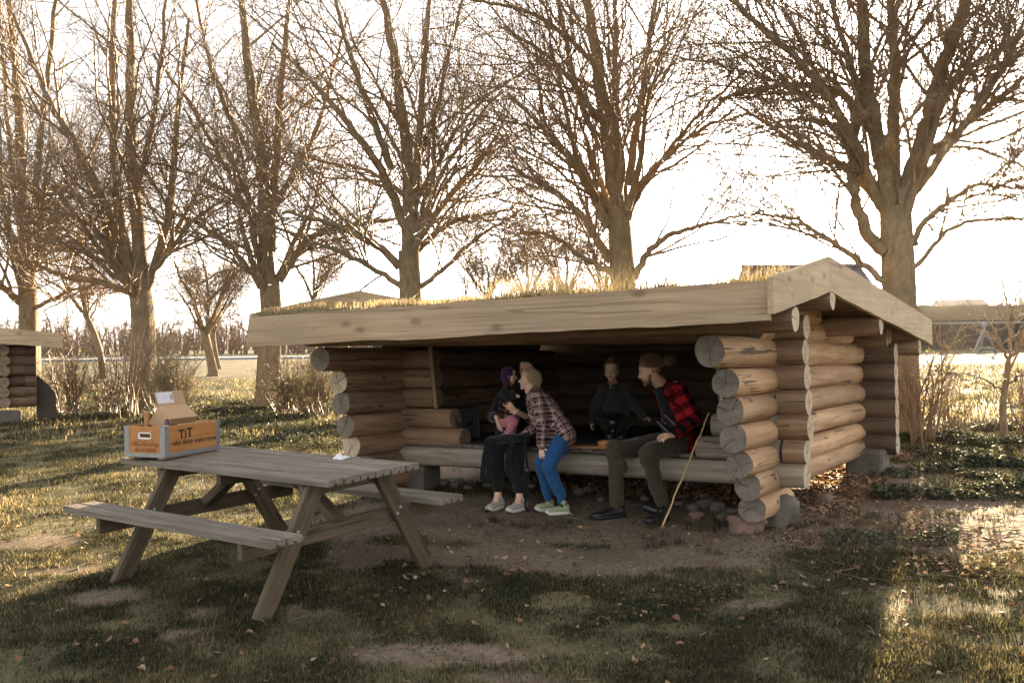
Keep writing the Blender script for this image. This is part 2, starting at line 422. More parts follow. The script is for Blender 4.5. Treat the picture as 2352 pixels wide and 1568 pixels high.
def wedge(nn, y0, y1, pw=1.0):
    y = y0 + (y1 - y0) * R.uniform(0, 1, nn) ** pw; x = R.uniform(-1, 1, nn) * y * .58 + R.uniform(-.5, .5, nn)
    return x, y
def keep(x, y, dens=1.0):
    d = dirt(x, y); g = fbm(x * 3.1, y * 3.1, 21, 4); k = R.uniform(0, 1, len(x)) < (1 - d * .96) * np.clip(.35 + (g - .38) * 4.2, .12, 1) * dens
    return k
Vs, Fs, Ts = [], [], []; off = 0
for nn, y0, y1, hh, ww in ((360000, 3.9, 8.0, .026, .0022), (190000, 8.0, 15.0, .036, .0035), (90000, 15, 34, .075, .009)):
    x, y = wedge(nn, y0, y1); k = keep(x, y); x, y = x[k], y[k]
    g = fbm(x * 1.7, y * 1.7, 31, 4); h = hh * (.4 + 1.1 * R.uniform(0, 1, len(x))) * (.5 + g)
    tone = np.clip(.15 + (g - .5) * 1.6 + R.normal(0, .16, len(x)) + .45 * (R.uniform(0, 1, len(x)) < .22) + (.12 if y0 > 14 else 0), 0, 1)
    V, F, T = blades(x, y, hgt(x, y), h, ww * R.uniform(.6, 1.3, len(x)), tone, .7)
    Vs.append(V); Fs += [[f + off for f in F]]; Ts.append(T); off += len(V)
# taller tufts
tx, ty = wedge(1500, 4.2, 14); k = keep(tx, ty, .8) ; tx, ty = tx[k], ty[k]
ed = [(1560, 1215), (1640, 1210), (1700, 1205), (1780, 1212), (1850, 1212), (1930, 1200), (2010, 1195), (1600, 1250), (1860, 1240), (1980, 1230), (1250, 1205), (1150, 1195), (760, 990), (800, 1010), (2090, 1100), (2060, 1080), (2130, 1060)]
for ex, ey in ed:
    b_ = (784 - ey) / FPX; p = px(ex, ey, -CAM_H / (b_ - .000)); 
    tx = np.append(tx, p[0] + R.normal(0, .18, 6)); ty = np.append(ty, p[1] + R.normal(0, .12, 6))
nb = 26; x = np.repeat(tx, nb) + R.normal(0, .035, len(tx) * nb); y = np.repeat(ty, nb) + R.normal(0, .035, len(tx) * nb)
V, F, T = blades(x, y, hgt(x, y), R.uniform(.025, .08, len(x)), .0024, np.clip(R.normal(.35, .2, len(x)), 0, 1), .6)
Vs.append(V); Fs += [[f + off for f in F]]; Ts.append(T); off += len(V)
tag(mesh('grass', np.vstack(Vs), [np.vstack([f[0] for f in Fs]), np.vstack([f[1] for f in Fs])], M['grass'], attr={'tone': np.concatenate(Ts)}, smooth=False), kind='stuff')

# ------------------------------------------------------------------ leaf scatter helpers
def leafy(x, y, z, size, tone, tilt=.6, aspect=.75):
    N_ = len(x); a = R.uniform(0, 2 * math.pi, N_)
    T = np.stack([np.cos(a), np.sin(a), R.normal(0, tilt, N_)], 1); T /= np.linalg.norm(T, axis=1)[:, None]
    up = np.stack([R.normal(0, tilt, N_), R.normal(0, tilt, N_), np.ones(N_)], 1); B = np.cross(up, T); B /= np.linalg.norm(B, axis=1)[:, None]
    Nn = np.cross(T, B); c = np.stack([x, y, z], 1); s = np.asarray(size)[:, None] * np.ones((N_, 1))
    cur = R.uniform(-.35, .35, (N_, 1))
    P = [c - T * s * .5, c - T * s * .1 + B * s * aspect * .5 + Nn * s * cur, c + T * s * .3 + B * s * aspect * .32 + Nn * s * cur, c + T * s * .58,
         c + T * s * .3 - B * s * aspect * .32 + Nn * s * cur, c - T * s * .1 - B * s * aspect * .5 + Nn * s * cur]
    V = np.stack(P, 1).reshape(-1, 3); k = np.arange(N_) * 6
    return V, np.vstack([np.stack([k, k + 3, k + 2, k + 1], 1), np.stack([k, k + 5, k + 4, k + 3], 1)]), np.repeat(tone, 6)
def unpx(x, y, zoff=0):
    "pixel arrays -> ground points (iterated on the terrain)"
    x = np.asarray(x, float); y = np.asarray(y, float); a = (x - 1176) / FPX; b = (784 - y) / FPX; sx = a * cr_ - b * sr_; sz = a * sr_ + b * cr_
    Y = (0 - CAM_H) / np.minimum(sz, -1e-3)
    for _ in range(8): Y = (hgt(sx * Y, Y) - CAM_H) / np.minimum(sz, -1e-3)
    return sx * Y, Y

n = N('dry leaf'); t = n.attr('tone').outputs['Fac']
lc = n.ramp(t, [(0, (.10, .05, .025)), (.5, (.24, .13, .065)), (1, (.48, .34, .22))]); n.col(lc).set(Roughness=.7); n.translucent(.3, lc); M['dryleaf'] = n.m
x, y = wedge(1300, 4.0, 9.0); g = fbm(x * .8, y * .8, 41, 3); k = R.uniform(0, 1, len(x)) < np.clip((g - .35) * 3, .15, 1); x, y = x[k], y[k]
# the leaf heap glowing behind / under the shelter and along the right edge
q = R.uniform(0, 1, (15000, 2)); A = -3.6 + 3.9 * q[:, 0]; Bq = .9 + 4.4 * q[:, 1]; x2 = SX + A * SU[0] + Bq * SV[0]; y2 = SY + A * SU[1] + Bq * SV[1]
k = fbm(x2 * 1.6, y2 * 1.6, 51, 3) > .42; x2, y2 = x2[k], y2[k]
x3, y3 = unpx(R.uniform(2080, 2400, 1500), R.uniform(975, 1330, 1500)); k = fbm(x3 * 1.2, y3 * 1.2, 52, 3) > .48; x3, y3 = x3[k], y3[k]
x4, y4 = unpx(R.uniform(1770, 2130, 900), R.uniform(1120, 1240, 900))
x = np.concatenate([x, x2, x3, x4]); y = np.concatenate([y, y2, y3, y4]); sz = R.uniform(.022, .06, len(x)); sz[-len(x3) - len(x4):] *= .7
V, F, T = leafy(x, y, hgt(x, y) + .012 + .012 * R.uniform(0, 1, len(x)), sz, R.uniform(0, 1, len(x)), .4)
tag(mesh('leaf_litter', V, F, M['dryleaf'], attr={'tone': T}), kind='stuff')

n = N('fallen twigs'); n.col(n.mix(n.noise(n.coord(rnd=False), 8, 2), (.09, .055, .035), (.30, .21, .13))).set(Roughness=.8); M['deadtwig'] = n.m
x5, y5 = unpx(np.concatenate([R.uniform(1780, 2400, 900), R.uniform(900, 1700, 260), R.uniform(300, 2352, 240)]), np.concatenate([R.uniform(1090, 1360, 900), R.uniform(1140, 1330, 260), R.uniform(1300, 1568, 240)]))
k = (dirt(x5, y5) > .15) | (R.uniform(0, 1, len(x5)) < .3); x5, y5 = x5[k], y5[k]; a5 = R.uniform(0, math.pi, len(x5)); L5 = R.uniform(.03, .22, len(x5)) * np.where(x5 < 2.2, .5, 1)
P5 = []
for q in np.linspace(-.5, .5, 5):
    bx_ = x5 + np.cos(a5 + q * .5) * L5 * q; by_ = y5 + np.sin(a5 + q * .5) * L5 * q; P5.append(np.stack([bx_, by_, hgt(bx_, by_) + .008 + .012 * (q + .5) * (np.arange(len(x5)) % 3)], 1))
V, F = tubes(np.stack(P5, 1), np.linspace(1, .5, 5)[None] * R.uniform(.0015, .0045, (len(x5), 1)), 4)
tag(mesh('twig_litter', V, F, M['deadtwig']), kind='stuff')

n = N('ivy leaf'); t = n.attr('tone').outputs['Fac']
lc = n.ramp(t, [(0, (.04, .045, .026)), (.6, (.085, .09, .05)), (1, (.20, .185, .10))]); n.col(lc).set(Roughness=.65); n.b.inputs['Specular IOR Level'].default_value = .2; n.translucent(.3, lc); M['ivy'] = n.m
def cover(polys, nn, size, name, seed, dens=.5):
    xs_, ys_ = [], []
    for x0, x1, y0, y1, w in polys:
        c = int(nn * w); X_, Y_ = unpx(R.uniform(x0, x1, c), R.uniform(y0, y1, c)); xs_.append(X_); ys_.append(Y_)
    x = np.concatenate(xs_); y = np.concatenate(ys_); k = R.uniform(0, 1, len(x)) < np.clip((fbm(x * 1.5, y * 1.5, seed, 4) - dens + .05) * 5, 0, 1); x, y = x[k], y[k]
    g = fbm(x * 1.5, y * 1.5, seed, 4)
    V, F, T = leafy(x, y, hgt(x, y) + .02 + np.clip(g - dens, 0, .2) * R.uniform(0, 1, len(x)) * .5, R.uniform(.6, 1.3, len(x)) * size, np.clip(R.normal(.4, .25, len(x)), 0, 1), .45, .95)
    return tag(mesh(name, V, F, M['ivy'], attr={'tone': T}), kind='stuff')
cover([(2020, 2400, 985, 1080, 1.3), (2000, 2400, 1060, 1150, .9), (1900, 2200, 1200, 1260, .12), (1950, 2352, 975, 1010, .6)], 12000, .038, 'ground_ivy', 61, .49)
cover([(480, 800, 925, 1010, 1.0), (480, 760, 925, 950, .8), (130, 560, 915, 965, 1.3), (540, 800, 1000, 1060, .3)], 11000, .042, 'ground_ivy', 71, .44)
cover([(1500, 1980, 1250, 1400, .5), (1300, 2100, 1200, 1450, .35), (600, 1500, 1400, 1560, .4)], 2600, .022, 'clover_patches', 81, .56)

# ------------------------------------------------------------------ shelter
def frame_empty(name, o, ux, vy):
    e = empty(name); ux = Vector(ux).normalized(); vy = Vector(vy); w = ux.cross(vy).normalized(); vy = w.cross(ux)
    e.matrix_world = Matrix(((ux.x, vy.x, w.x, o[0]), (ux.y, vy.y, w.y, o[1]), (ux.z, vy.z, w.z, o[2]), (0, 0, 0, 1)))
    return e

def log(parent, p0, p1, r, mt='log', e0='end', e1='end', seed=None, name='log', flat=0, taper=0, seg=.09, nn=22, tagl=None, sag=.006):
    p0 = np.array(p0, float); p1 = np.array(p1, float); d = p1 - p0; L = np.linalg.norm(d)
    rs = np.random.default_rng(seed if seed is not None else int(R.integers(1e9)))
    k = max(3, int(L / seg)); xx = np.linspace(-L / 2, L / 2, k + 1); t = np.arange(nn) * 2 * math.pi / nn; s = rs.integers(1000)
    XX, TT = np.meshgrid(xx, t, indexing='ij')
    lump = (fbm(np.cos(TT) * 1.2 + 5 + XX * 1.1, np.sin(TT) * 1.2 + s, s, 3) - .5) * .24 + (fbm(np.cos(TT) * .8 + 9, np.sin(TT) * .8 + XX * .25, s + 3, 2) - .5) * .16
    rr = r * (1 + lump) * (1 + taper * XX / L)
    edge = np.minimum(XX + L / 2, L / 2 - XX); rr = rr * np.where(edge < .001, .965, 1)
    yy = rr * np.cos(TT); zz = rr * np.sin(TT)
    if flat: zz = np.clip(zz, -r * flat, r * flat)
    ph = rs.uniform(0, 6); yy = yy + sag * np.sin(XX * 1.3 + ph); zz = zz + sag * np.sin(XX * 1.1 + ph * 2)
    V = np.stack([XX, yy, zz], -1).reshape(-1, 3)
    i = np.arange(k)[:, None] * nn; j = np.arange(nn)[None]
    F4 = np.stack([i + j, i + nn + j, i + nn + (j + 1) % nn, i + (j + 1) % nn], -1).reshape(-1, 4)[:, ::-1]
    j = np.arange(nn); bse = len(V)
    c0 = V[:nn].mean(0); c1 = V[-nn:].mean(0)
    V = np.vstack([V, [c0, c1], V[:nn], V[bse - nn:bse]])
    A = np.stack([np.full(nn, bse), bse + 2 + (j + 1) % nn, bse + 2 + j], 1); B = np.stack([np.full(nn, bse + 1), bse + 2 + nn + j, bse + 2 + nn + (j + 1) % nn], 1)
    ob = mesh(name, V, [F4, A, B], parent=parent, mats=[M[mt], M[e0], M[e1]], midx=np.concatenate([np.zeros(len(F4)), np.ones(nn), np.full(nn, 2)]))
    x = Vector(d).normalized(); up = Vector((0, 0, 1)) if abs(x.z) < .9 else Vector((0, 1, 0)); y = up.cross(x).normalized(); z = x.cross(y)
    mid = (p0 + p1) / 2
    ob.matrix_local = Matrix(((x.x, y.x, z.x, mid[0]), (x.y, y.y, z.y, mid[1]), (x.z, y.z, z.z, mid[2]), (0, 0, 0, 1)))
    if tagl: ob['label'] = tagl
    return ob

def board(parent, name, top0, top1, h0, h1, th, mt, nrm, wav=.006, cut0=0, cut1=0, seg=.12):
    "upright board from top0 to top1 with heights h0,h1, thickness th towards -nrm, lower edge wavy; local X along it"
    top0 = np.array(top0, float); top1 = np.array(top1, float); d = top1 - top0; L = math.hypot(d[0], d[1]); dx = d / L; slope_ = dx[2]
    k = max(2, int(L / seg)); t = np.linspace(0, 1, k + 1); s = int(R.integers(1000))
    wt = (fbm(t * L * 1.7, t * 0 + .5, s, 3) - .5) * wav * 2; wb = (fbm(t * L * 2.2, t * 0 + .5, s + 9, 3) - .5) * wav * 5
    hh = h0 + (h1 - h0) * t; nr = np.array(nrm, float); nr /= np.linalg.norm(nr); rows = 5
    V = []
    zs = np.linspace(0, 1, rows)
    for side in (0, 1):
        for z in zs:
            zz = -hh * z + wt * (1 - z) + wb * z + t * L * slope_; xs2 = t * L + np.where(t == 0, cut0 * z, 0) + np.where(t == 1, -cut1 * z, 0)
            V.append(np.stack([xs2, np.full_like(t, -side * th), zz], 1))
    V = np.vstack(V); q = k + 1
    # local frame: x = dx, z = up (vertical, sheared along slope), y = -normal side
    F = []
    for side in (0, 1):
        for a in range(rows - 1):
            for b in range(k):
                o = (side * rows + a) * q + b; f = [o, o + 1, o + q + 1, o + q]; F.append(f if side == 1 else f[::-1])
    A = lambda side, row, b: (side * rows + row) * q + b
    for b in range(k):
        F.append([A(0, 0, b), A(0, 0, b + 1), A(1, 0, b + 1), A(1, 0, b)]); F.append([A(0, rows - 1, b + 1), A(0, rows - 1, b), A(1, rows - 1, b), A(1, rows - 1, b + 1)])
    for a in range(rows - 1):
        F.append([A(0, a, 0), A(1, a, 0), A(1, a + 1, 0), A(0, a + 1, 0)]); F.append([A(1, a, k), A(0, a, k), A(0, a + 1, k), A(1, a + 1, k)])
    # place: V columns x along dx (incl. slope), y along -nr, z vertical
    ob = mesh(name, V, np.array(F), M[mt], parent, smooth=False)
    ob.matrix_local = Matrix(((dx[0], nr[0], 0, top0[0]), (dx[1], nr[1], 0, top0[1]), (0, nr[2], 1, top0[2]), (0, 0, 0, 1)))
    return ob

SH = frame_empty('log_shelter', S(0, 0, 0), (SU[0], SU[1], T1), (SV[0], SV[1], T2))
tag(SH, 'open-fronted log shelter with grass growing on its low roof, people sitting inside', 'shelter')
LB = 3.55; LW = 3.95
zJ = [1.5415, 1.3288, 1.1244, .9253, .72, .5165, .3237]
cz = [(zJ[k] + zJ[k + 1]) / 2 for k in range(6)]
rF = .110; bF = rF
# sill log along the whole front
log(SH, (-LW - .3, bF, cz[5]), (.20, bF, cz[5]), .112, 'log_grey', 'end', 'end_tan', flat=.88, nn=26, seed=3, tagl='long pale grey sill log under the deck edge')
log(SH, (.02, bF, cz[4]), (.205, bF, cz[4]), .108, 'log', 'end', 'end_tan', seed=4)
log(SH, (-.735, bF, cz[4] - .002), (.0, bF, cz[4] - .002), .108, 'log_grey', 'end', 'end', flat=.93, seed=5)
log(SH, (-.60, bF, cz[3] - .002), (.0, bF, cz[3] - .002), .105, 'log_grey', 'end', 'end', flat=.93, seed=6)
for k in (0, 1, 2, 3): log(SH, (-.02, bF, cz[k]), (.205 + .01 * k, bF, cz[k]), .108, 'log', 'end', 'end_tan', seed=10 + k)
for k, a1 in ((0, -3.62), (1, -3.60), (2, -3.60)): log(SH, (-LW - .3, bF, cz[k]), (a1, bF, cz[k]), .106, 'log', 'end', 'end_brown', seed=20 + k, flat=.95)
log(SH, (-LW - .3, bF, cz[3]), (-3.37, bF, cz[3]), .106, 'log', 'end', 'end_brown', seed=24, flat=.95)
log(SH, (-LW - .3, bF, cz[4]), (-3.25, bF, cz[4]), .106, 'log', 'end', 'end_brown', seed=25, flat=.95)
# side walls: protruding log ends in front, stepping out towards the top
sc = [1.435, 1.207, .992, .7735, .5607, .37, .185]
fb = [-1.285, -.96, -.85, -.79, -.66, -.49, -.36]
for k in range(7):
    b1 = LB + .22 if k < 6 else .45
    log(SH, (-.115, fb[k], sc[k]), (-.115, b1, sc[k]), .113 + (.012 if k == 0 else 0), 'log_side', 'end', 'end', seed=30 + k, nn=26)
fl = [-1.13, -.88, -.85, -.79, -.70, -.47, -.40]
for k in range(7):
    b1 = LB + .22 if k < 6 else .45
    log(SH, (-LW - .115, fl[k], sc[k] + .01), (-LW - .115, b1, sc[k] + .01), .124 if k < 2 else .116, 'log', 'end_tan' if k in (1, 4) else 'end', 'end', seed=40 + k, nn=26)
# back wall
for k in range(6): log(SH, (-LW - .32, LB - .11, cz[k]), (.32, LB - .11, cz[k]), .118, 'log_dark', 'end_tan', 'end_tan', seed=50 + k)  # darker wood here puts the shade of the interior into the log colour
# gable logs above the side walls, cut back under the roof
for a in (-.115, -LW - .115):
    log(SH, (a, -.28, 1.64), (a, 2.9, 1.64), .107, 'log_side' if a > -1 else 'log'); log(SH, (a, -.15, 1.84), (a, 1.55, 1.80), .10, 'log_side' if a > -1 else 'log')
# purlins and plates that poke out under the rake boards
log(SH, (-4.12, -1.24, 1.662), (.50, -1.24, 1.652), .098, 'log', 'end_brown', 'end_tan', seed=60, name='eave_log')
log(SH, (-4.25, .11, 1.655), (.215, .11, 1.655), .105, 'log', 'end', 'end_tan', seed=61, name='plate_log')
log(SH, (-4.25, -.24, 1.85), (.515, -.24, 1.85), .085, 'log', 'end', 'end_tan', seed=62, name='ridge_log')
log(SH, (-4.25, 1.72, 1.70), (.50, 1.72, 1.70), .10, 'log', 'end', 'end_tan', seed=63, name='roof_log')
log(SH, (-4.25, 3.9, 1.50), (.50, 3.9, 1.50), .095, 'log', 'end', 'end_tan', seed=64, name='plate_log')
log(SH, (-4.25, LB - .11, 1.63), (.25, LB - .11, 1.61), .15, 'log', 'end', 'end_tan', seed=65, name='plate_log')
# deck
mb = MB(); a = -LW + .02; kk = 0
while a < -.15:
    w = R.uniform(.125, .15); mb.box((a + w / 2, 1.73 + R.uniform(-.006, .006), .548 + R.uniform(-.003, .003)), (w - .008, 3.4, .034), bev=.004); a += w
mb.build('deck', M['deck'], SH, smooth=False)
# roof: soffit boards, turf, fascia and rake boards
bA, bR, bE = -1.77, -.28, 4.70
zA, zR_, zE = 1.665, 1.945, 1.60
aL, aRt = -4.34, .52
mb = MB()
def slab(mb, b0, z0, b1, z1, th, a0, a1, m=0):
    V = np.array([(a0, b0, z0), (a1, b0, z0), (a1, b1, z1), (a0, b1, z1), (a0, b0, z0 + th), (a1, b0, z0 + th), (a1, b1, z1 + th), (a0, b1, z1 + th)])
    mb.add(V, np.array([(0, 3, 2, 1), (4, 5, 6, 7), (0, 1, 5, 4), (1, 2, 6, 5), (2, 3, 7, 6), (3, 0, 4, 7)]), m)
nb = 30
for k in range(nb):
    a0 = aL + .05 + (aRt - aL - .1) * k / nb; a1 = aL + .05 + (aRt - aL - .1) * (k + 1) / nb - .006
    slab(mb, bA + .05, zA + .04, bR, zR_ + .03, .025, a0, a1); slab(mb, bR + .002, zR_ + .03, bE - .05, zE + .02, .025, a0, a1)
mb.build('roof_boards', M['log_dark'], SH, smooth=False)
# turf surface follows the two slopes, domed
ta = np.linspace(aL + .045, aRt - .045, 90); tb = np.concatenate([np.linspace(bA + .045, bR, 30), np.linspace(bR, bE - .05, 60)[1:]])
TA, TB = np.meshgrid(ta, tb, indexing='ij')
def turfz(a, b):
    base = np.where(b < bR, zA + .155 + (b - bA) / (bR - bA) * (zR_ - zA - .175), zR_ - .02 + (b - bR) / (bE - bR) * (zE - zR_ + .05))
    ed = np.minimum(np.minimum(a - aL, aRt - a) / .25, np.minimum(b - bA, bE - b) / .25)
    return base + .045 * (fbm(a * 3, b * 3, 91, 4) - .4) * 2 * np.clip(ed, .1, 1) + .03 * np.clip(ed, 0, 1)
TZ = turfz(TA, TB); na, nbb = TA.shape
i = np.arange(na - 1)[:, None] * nbb; j = np.arange(nbb - 1)[None]
F = np.stack([i + j, i + nbb + j, i + nbb + j + 1, i + j + 1], -1).reshape(-1, 4)
n = N('roof turf'); v = n.coord(rnd=False); n.col(n.ramp(n.noise(v, 12, 6, .7), [(.3, (.05, .045, .025)), (.5, (.12, .105, .05)), (.7, (.25, .2, .11))])).set(Roughness=.95); n.bump(n.noise(v, 30, 4), .8, .02); M['turf'] = n.m
mesh('roof_turf', np.stack([TA, TB, TZ], -1).reshape(-1, 3), F, M['turf'], SH)
# roof grass
nn = 70000; a = R.uniform(aL + .06, aRt - .06, nn); b = bA + .06 + (bE - bA - .1) * R.uniform(0, 1, nn) ** 1.25
dens = fbm(a * 2.2, b * 2.2, 95, 4); k = R.uniform(0, 1, nn) < np.clip(.3 + (dens - .4) * 4, .15, 1); a, b, dens = a[k], b[k], dens[k]
green = fbm(a * .8 + 4, b * .8, 97, 2); tall = (fbm(a * 1.1, b * 1.1, 99, 3) > .5) & (a > -2.4) & (a < .25) & (R.uniform(0, 1, len(a)) < .35)
hh = np.where(tall, R.uniform(.10, .30, len(a)), R.uniform(.02, .085, len(a))); tone = np.clip(.78 - (green - .5) * 1.6 * (a < -1.2) + R.normal(0, .15, len(a)) + .25 * tall, 0, 1)
V, F, T = blades(a, b, turfz(a, b), hh, np.where(tall, .0022, .003), tone, .45)
tag(mesh('roof_grass', V, F, M['grass'], SH, attr={'tone': T}, smooth=False), kind='stuff')
# boards
board(SH, 'fascia_board', (aL, bA, 1.826), (aRt - .045, bA, 1.895), .268, .268, .045, 'board', (0, -1, 0), .007, cut0=-.05)
for a_, nr in ((aRt, 1), (aL - .002, -1)):
    if nr == 1:
        board(SH, 'rake_board', (a_, bA - .05, 1.905), (a_, bR, 2.178), .235, .275, .04, 'rake', (1, 0, 0), .004)
        board(SH, 'rake_board', (a_, bR + .003, 2.175), (a_, bE, 1.845), .275, .30, .04, 'rake', (1, 0, 0), .006)
    else:
        board(SH, 'rake_board', (a_, bR, 2.16), (a_, bA + .002, 1.86), .26, .26, .035, 'rake', (-1, 0, 0), .004)
        board(SH, 'rake_board', (a_, bE, 1.85), (a_, bR + .003, 2.16), .27, .27, .035, 'rake', (-1, 0, 0), .004)
board(SH, 'fascia_board', (aRt - .045, bE, 1.84), (aL, bE, 1.83), .26, .26, .04, 'board', (0, 1, 0), .006)
# thin poles under the eave, resting on the stepped stubs
log(SH, (-3.555, .03, .925), (-3.575, -.02, 1.56), .022, 'log', name='pole', nn=10, sag=.008, seed=70)
log(SH, (-.50, .05, .915), (-.53, .0, 1.56), .026, 'log_grey', name='pole', nn=10, sag=.012, seed=71)
# under-floor bearers
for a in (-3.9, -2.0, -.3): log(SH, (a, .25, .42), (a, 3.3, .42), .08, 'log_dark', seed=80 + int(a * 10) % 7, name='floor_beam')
def rock(name, c, size, seed, mt='stone', rough=.22, parent=None, n_=30):
    rough = rough * 1.7
    V, F3, F4 = UV(n_); s = seed * 3.7
    k = 1 + rough * (fbm(V[:, 0] * 1.6 + s, V[:, 1] * 1.6 + V[:, 2] * 2.1, seed, 4) - .5) * 2
    q = np.sign(V) * np.abs(V) ** .72
    ob = mesh(name, q * k[:, None] * np.array(size) / 2, [F3, F4], M[mt], parent); ob.location = c
    ob.rotation_euler = (0, 0, seed * 1.3); return ob
# ------------------------------------------------------------------ foundation stones
def stone(pxx, pyy, size, seed, mt, label, group=None, z=None):
    x, y = unpx([pxx], [pyy]); x, y = float(x[0]), float(y[0])
    o = rock('stone', (x, y, gz(x, y) + size[2] * .38 if z is None else z), size, seed, mt, .25); return tag(o, label, 'stone', group)
p = S(-.1, .16, 0); o = rock('foundation_stone', (p[0], p[1], .07), (.36, .34, .30), 3, 'stone', .2); tag(o, 'rough grey boulder carrying the front right corner of the shelter', 'stone', 'foundation stones')
p = S(-.22, -.22, 0); o = rock('foundation_stone', (p[0], p[1], .02), (.32, .22, .17), 5, 'stone_red', .25); tag(o, 'low reddish stone in the grass under the front right log ends', 'stone', 'foundation stones')
p = S(.02, LB - .25, 0); mb = MB(); mb.box((0, 0, 0), (.40, .42, .36), bev=.03); o = mb.build('foundation_block', M['stone'], smooth=False); o.location = (p[0], p[1], .13); o.rotation_euler = (0.03, 0, -TH)
tag(o, 'dark square stone block under the back right corner of the shelter', 'stone', 'foundation stones')
p = S(-LW - .06, .28, 0); mb = MB(); mb.box((0, 0, 0), (.42, .35, .34), bev=.03); o = mb.build('foundation_block', M['stone'], smooth=False); o.location = (p[0], p[1], .12); o.rotation_euler = (0, 0.02, -TH)
tag(o, 'mossy stone block under the front left corner, behind the picnic table', 'stone', 'foundation stones')
# field stones lying under the sill
for k, (sx_, sy_, s_) in enumerate([(1590, 1172, .10), (1618, 1165, .13), (1648, 1170, .12), (1600, 1190, .10), (1660, 1195, .09), (1680, 1180, .08), (1560, 1160, .07), (1020, 1115, .12), (1045, 1120, .09), (985, 1120, .10), (1075, 1125, .07), (1330, 1135, .10), (1350, 1128, .08), (1222, 1120, .07), (1380, 1150, .06), (1890, 1155, .13), (1930, 1165, .07), (1480, 1150, .08), (1120, 1120, .08), (1700, 1200, .07)]):
    if k == 15: lb, gp = 'pinkish brown loose stone on the bare earth beside the right wall', None
    elif k in (7, 8, 9, 10, 18): lb, gp = 'small stone lying under the deck left of the seated woman', 'stones under the deck near the woman'
    elif k in (11, 12, 13, 14, 17): lb, gp = 'small stone lying under the deck between boy and man', 'stones under the deck between boy and man'
    elif k == 16: lb, gp = 'pebble on bare earth right of the pinkish stone', None
    else: lb, gp = 'grey field stone heaped under the sill log near the bamboo stick', 'stones beside the bamboo stick'
    stone(sx_, sy_, (s_ * 1.2, s_, s_ * .75), 11 + k, 'stone_red' if k in (15, 3) else 'stone', lb, gp)

# ------------------------------------------------------------------ picnic table
TX, TY, TA, TL_, TW_, BW_, OB_, HB_, T4 = -2.9156, 7.126, .6327, 2.2285, .8365, .2536, .198, .4455, .0225
tu = np.array([math.cos(TA), -math.sin(TA)]); tv = np.array([math.sin(TA), math.cos(TA)])
PT = frame_empty('picnic_table', (TX, TY, 0), (tu[0], tu[1], 0), (tv[0], tv[1], T4))
tag(PT, 'weathered grey wooden picnic table with two attached benches on the grass', 'picnic table')
def plk(name, a0, a1, b0, b1, z1, th, mt='plank', hole=True):
    w = b1 - b0; L = a1 - a0; mb = MB(); k = 24; s = int(R.integers(999)); xx = np.linspace(-L / 2, L / 2, k + 1)
    c = .006; g = .012; prof = np.array([(-w / 2 + c, 0), (w / 2 - c, 0), (w / 2, -c), (w / 2, -th), (g, -th), (g * .8, -th + .014), (-g * .8, -th + .014), (-g, -th), (-w / 2, -th), (-w / 2, -c)])
    q = len(prof); V = []
    for x in xx:
        jj = (vnoise(np.array([x * 6]), np.array([.3]), s)[0] - .5) * .003
        for (y, z) in prof: V.append((x, y + jj, z + jj * .6))
    V = np.array(V); i = np.arange(k)[:, None] * q; j = np.arange(q)[None]
    F4 = np.stack([i + j, i + (j + 1) % q, i + q + (j + 1) % q, i + q + j], -1).reshape(-1, 4)[:, ::-1]
    def cap(o, rev):
        f = [[o + 0, o + 1, o + 2, o + 9], [o + 9, o + 2, o + 5, o + 6], [o + 2, o + 3, o + 4, o + 5], [o + 9, o + 6, o + 7, o + 8]]
        return [x[::-1] for x in f] if rev else f
    F = np.vstack([F4, cap(0, False), cap(k * q, True)])
    ob = mesh(name, V, F, M[mt], PT, smooth=False); ob.location = ((a0 + a1) / 2, (b0 + b1) / 2, z1); return ob
np_ = 6; w = TW_ / np_
for k in range(np_): plk('tabletop_plank', -.0, TL_ + R.uniform(-.006, .006), k * w + .009, (k + 1) * w - .009, .73 + R.uniform(-.001, .001), .042)
for b0 in (-OB_ - BW_, TW_ + OB_):
    for k in range(2): plk('bench_plank', 0, TL_ + R.uniform(-.006, .006), b0 + k * BW_ / 2 + .007, b0 + (k + 1) * BW_ / 2 - .007, HB_ + (.0), .042)
def beam(name, p0, p1, w, d, mt='leg', updir=(0, 0, 1)):
    p0 = np.array(p0, float); p1 = np.array(p1, float); dd = p1 - p0; L = np.linalg.norm(dd); mb = MB(); mb.box((0, 0, 0), (L, w, d), bev=.004)
    ob = mb.build(name, M[mt], PT, smooth=False); x = Vector(dd / L); y = Vector((1, 0, 0)); z = x.cross(y).normalized(); y = z.cross(x)
    mid = (p0 + p1) / 2; ob.matrix_local = Matrix(((x.x, y.x, z.x, mid[0]), (x.y, y.y, z.y, mid[1]), (x.z, y.z, z.z, mid[2]), (0, 0, 0, 1))); return ob
cy = TW_ / 2
for a, gin in ((.42, 1), (1.93, 1)):
    beam('cross_beam', (a, .05, .735 - .042 - .05), (a, TW_ - .05, .735 - .042 - .05), .045, .095)
    beam('cross_beam', (a, -OB_ - BW_ + .02, HB_ - .042 - .055), (a, TW_ + OB_ + BW_ - .02, HB_ - .042 - .055), .045, .11)
    for s in (-1, 1):
        beam('leg', (a + gin * .048, cy + s * .27, .690), (a + gin * .048, cy + s * .75, -.085), .047, .125)
        for (dy, dz) in ((.40, .36), (.43, .40)):
            mb = MB(); mb.lathe([(0, .012), (.011, .009), (.014, 0)], n=10, rot=np.array([[0, 0, 1], [0, 1, 0], [-1, 0, 0]])); bo = mb.build('bolt', M['metal'], PT); bo.location = (a + .0245 + (.047 if gin > 0 else 0), cy + s * (dy + .03), dz)
